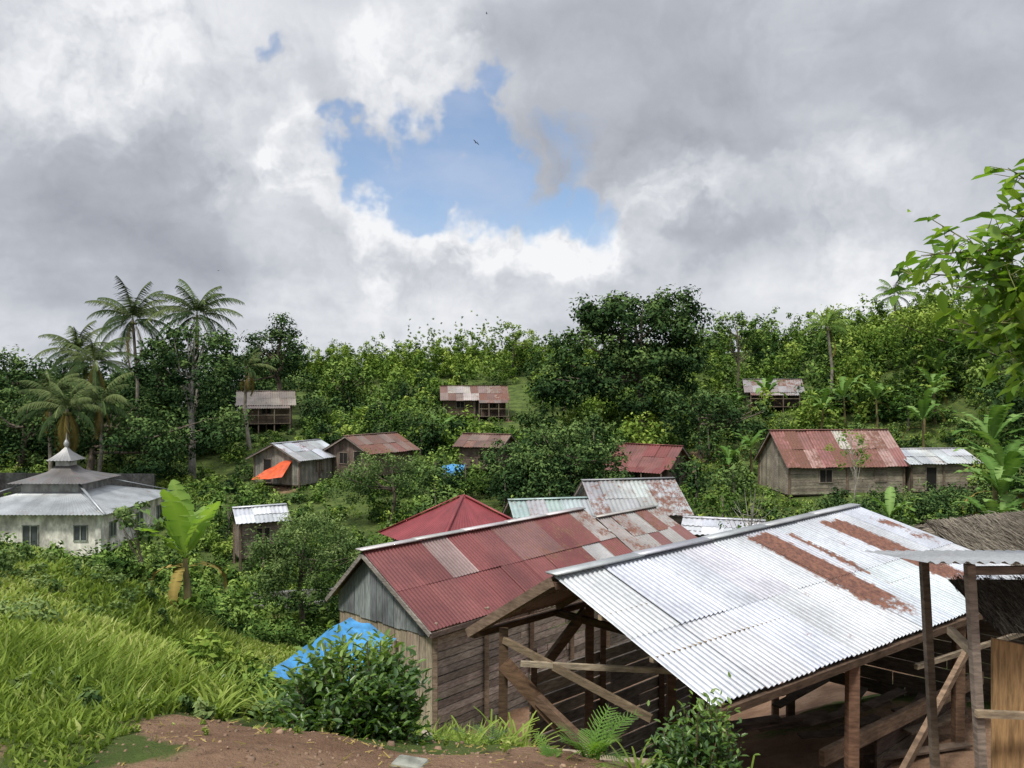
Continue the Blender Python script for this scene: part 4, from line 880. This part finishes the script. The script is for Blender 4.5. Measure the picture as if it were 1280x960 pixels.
b=mth(nt,'ADD',b,mth(nt,'MULTIPLY',relief,mth(nt,'ADD',.22,mth(nt,'MULTIPLY',bright,2.8))))
b=mth(nt,'ADD',b,mrange(nt,dz,.2,.02,0,.12))
cc=ramp(nt,b,[(0,(.22,.235,.28)),(.30,(.33,.35,.40)),(.55,(.49,.515,.57)),(.8,(.73,.75,.79)),(1,(.92,.93,.95))])
def mx(l):
    s=l[0]
    for q in l[1:]: s=mth(nt,'MAXIMUM',s,q)
    return s
hole=mx(blobs([(-.18,.29,.08,1),(-.12,.30,.09,1),(-.06,.32,.08,1),(-.03,.365,.055,.8),(-.11,.25,.08,1),(-.04,.26,.09,1),(.03,.235,.08,.85),(.08,.215,.07,.75),(.12,.185,.06,.6),(-.195,.335,.05,.85),(-.31,.44,.035,.6),(.06,.29,.09,.5)],wd))
hole=mrange(nt,mth(nt,'ADD',hole,mth(nt,'MULTIPLY',mth(nt,'SUBTRACT',fb3,.5),.8)),.26,.72)
sky=nd(nt,'ShaderNodeTexSky'); sky.sky_type='NISHITA'; sky.sun_disc=False; sky.sun_elevation=SUN_EL; sky.sun_rotation=SUN_AZ; sky.air_density=1.0; sky.dust_density=.3; sky.ozone_density=3
skyc=vm('SCALE',sky.outputs[0],s=.145).outputs[0]
thin=mrange(nt,fb2,.35,.75,.15,.65)
skyc=mixc(nt,thin,skyc,(.48,.57,.76,1))
col=mixc(nt,mth(nt,'MULTIPLY',hole,.94),cc,skyc)
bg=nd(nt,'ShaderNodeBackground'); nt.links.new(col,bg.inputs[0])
nt.links.new(mrange(nt,dz,.48,.85,1.0,2.3),bg.inputs[1])  # overhead sky, out of view, brightened to add soft diffuse light
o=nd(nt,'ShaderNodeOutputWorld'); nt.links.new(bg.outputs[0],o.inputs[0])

sl=bpy.data.lights.new('sun','SUN'); sl.energy=3.3; sl.angle=math.radians(8); sl.color=(1,.955,.87)
so=bpy.data.objects.new('sun',sl); COL.objects.link(so)
dv=Vector((math.sin(SUN_AZ)*math.cos(SUN_EL),math.cos(SUN_AZ)*math.cos(SUN_EL),math.sin(SUN_EL)))
so.rotation_euler=dv.to_track_quat('Z','Y').to_euler(); so.location=dv*50

cam=bpy.data.cameras.new('camera'); cam.lens=28.125; cam.sensor_width=36; cam.clip_end=3000; cam.clip_start=.05
co=bpy.data.objects.new('camera',cam); COL.objects.link(co); co.location=(0,0,0); co.rotation_euler=(math.radians(90),0,0)
scene.camera=co
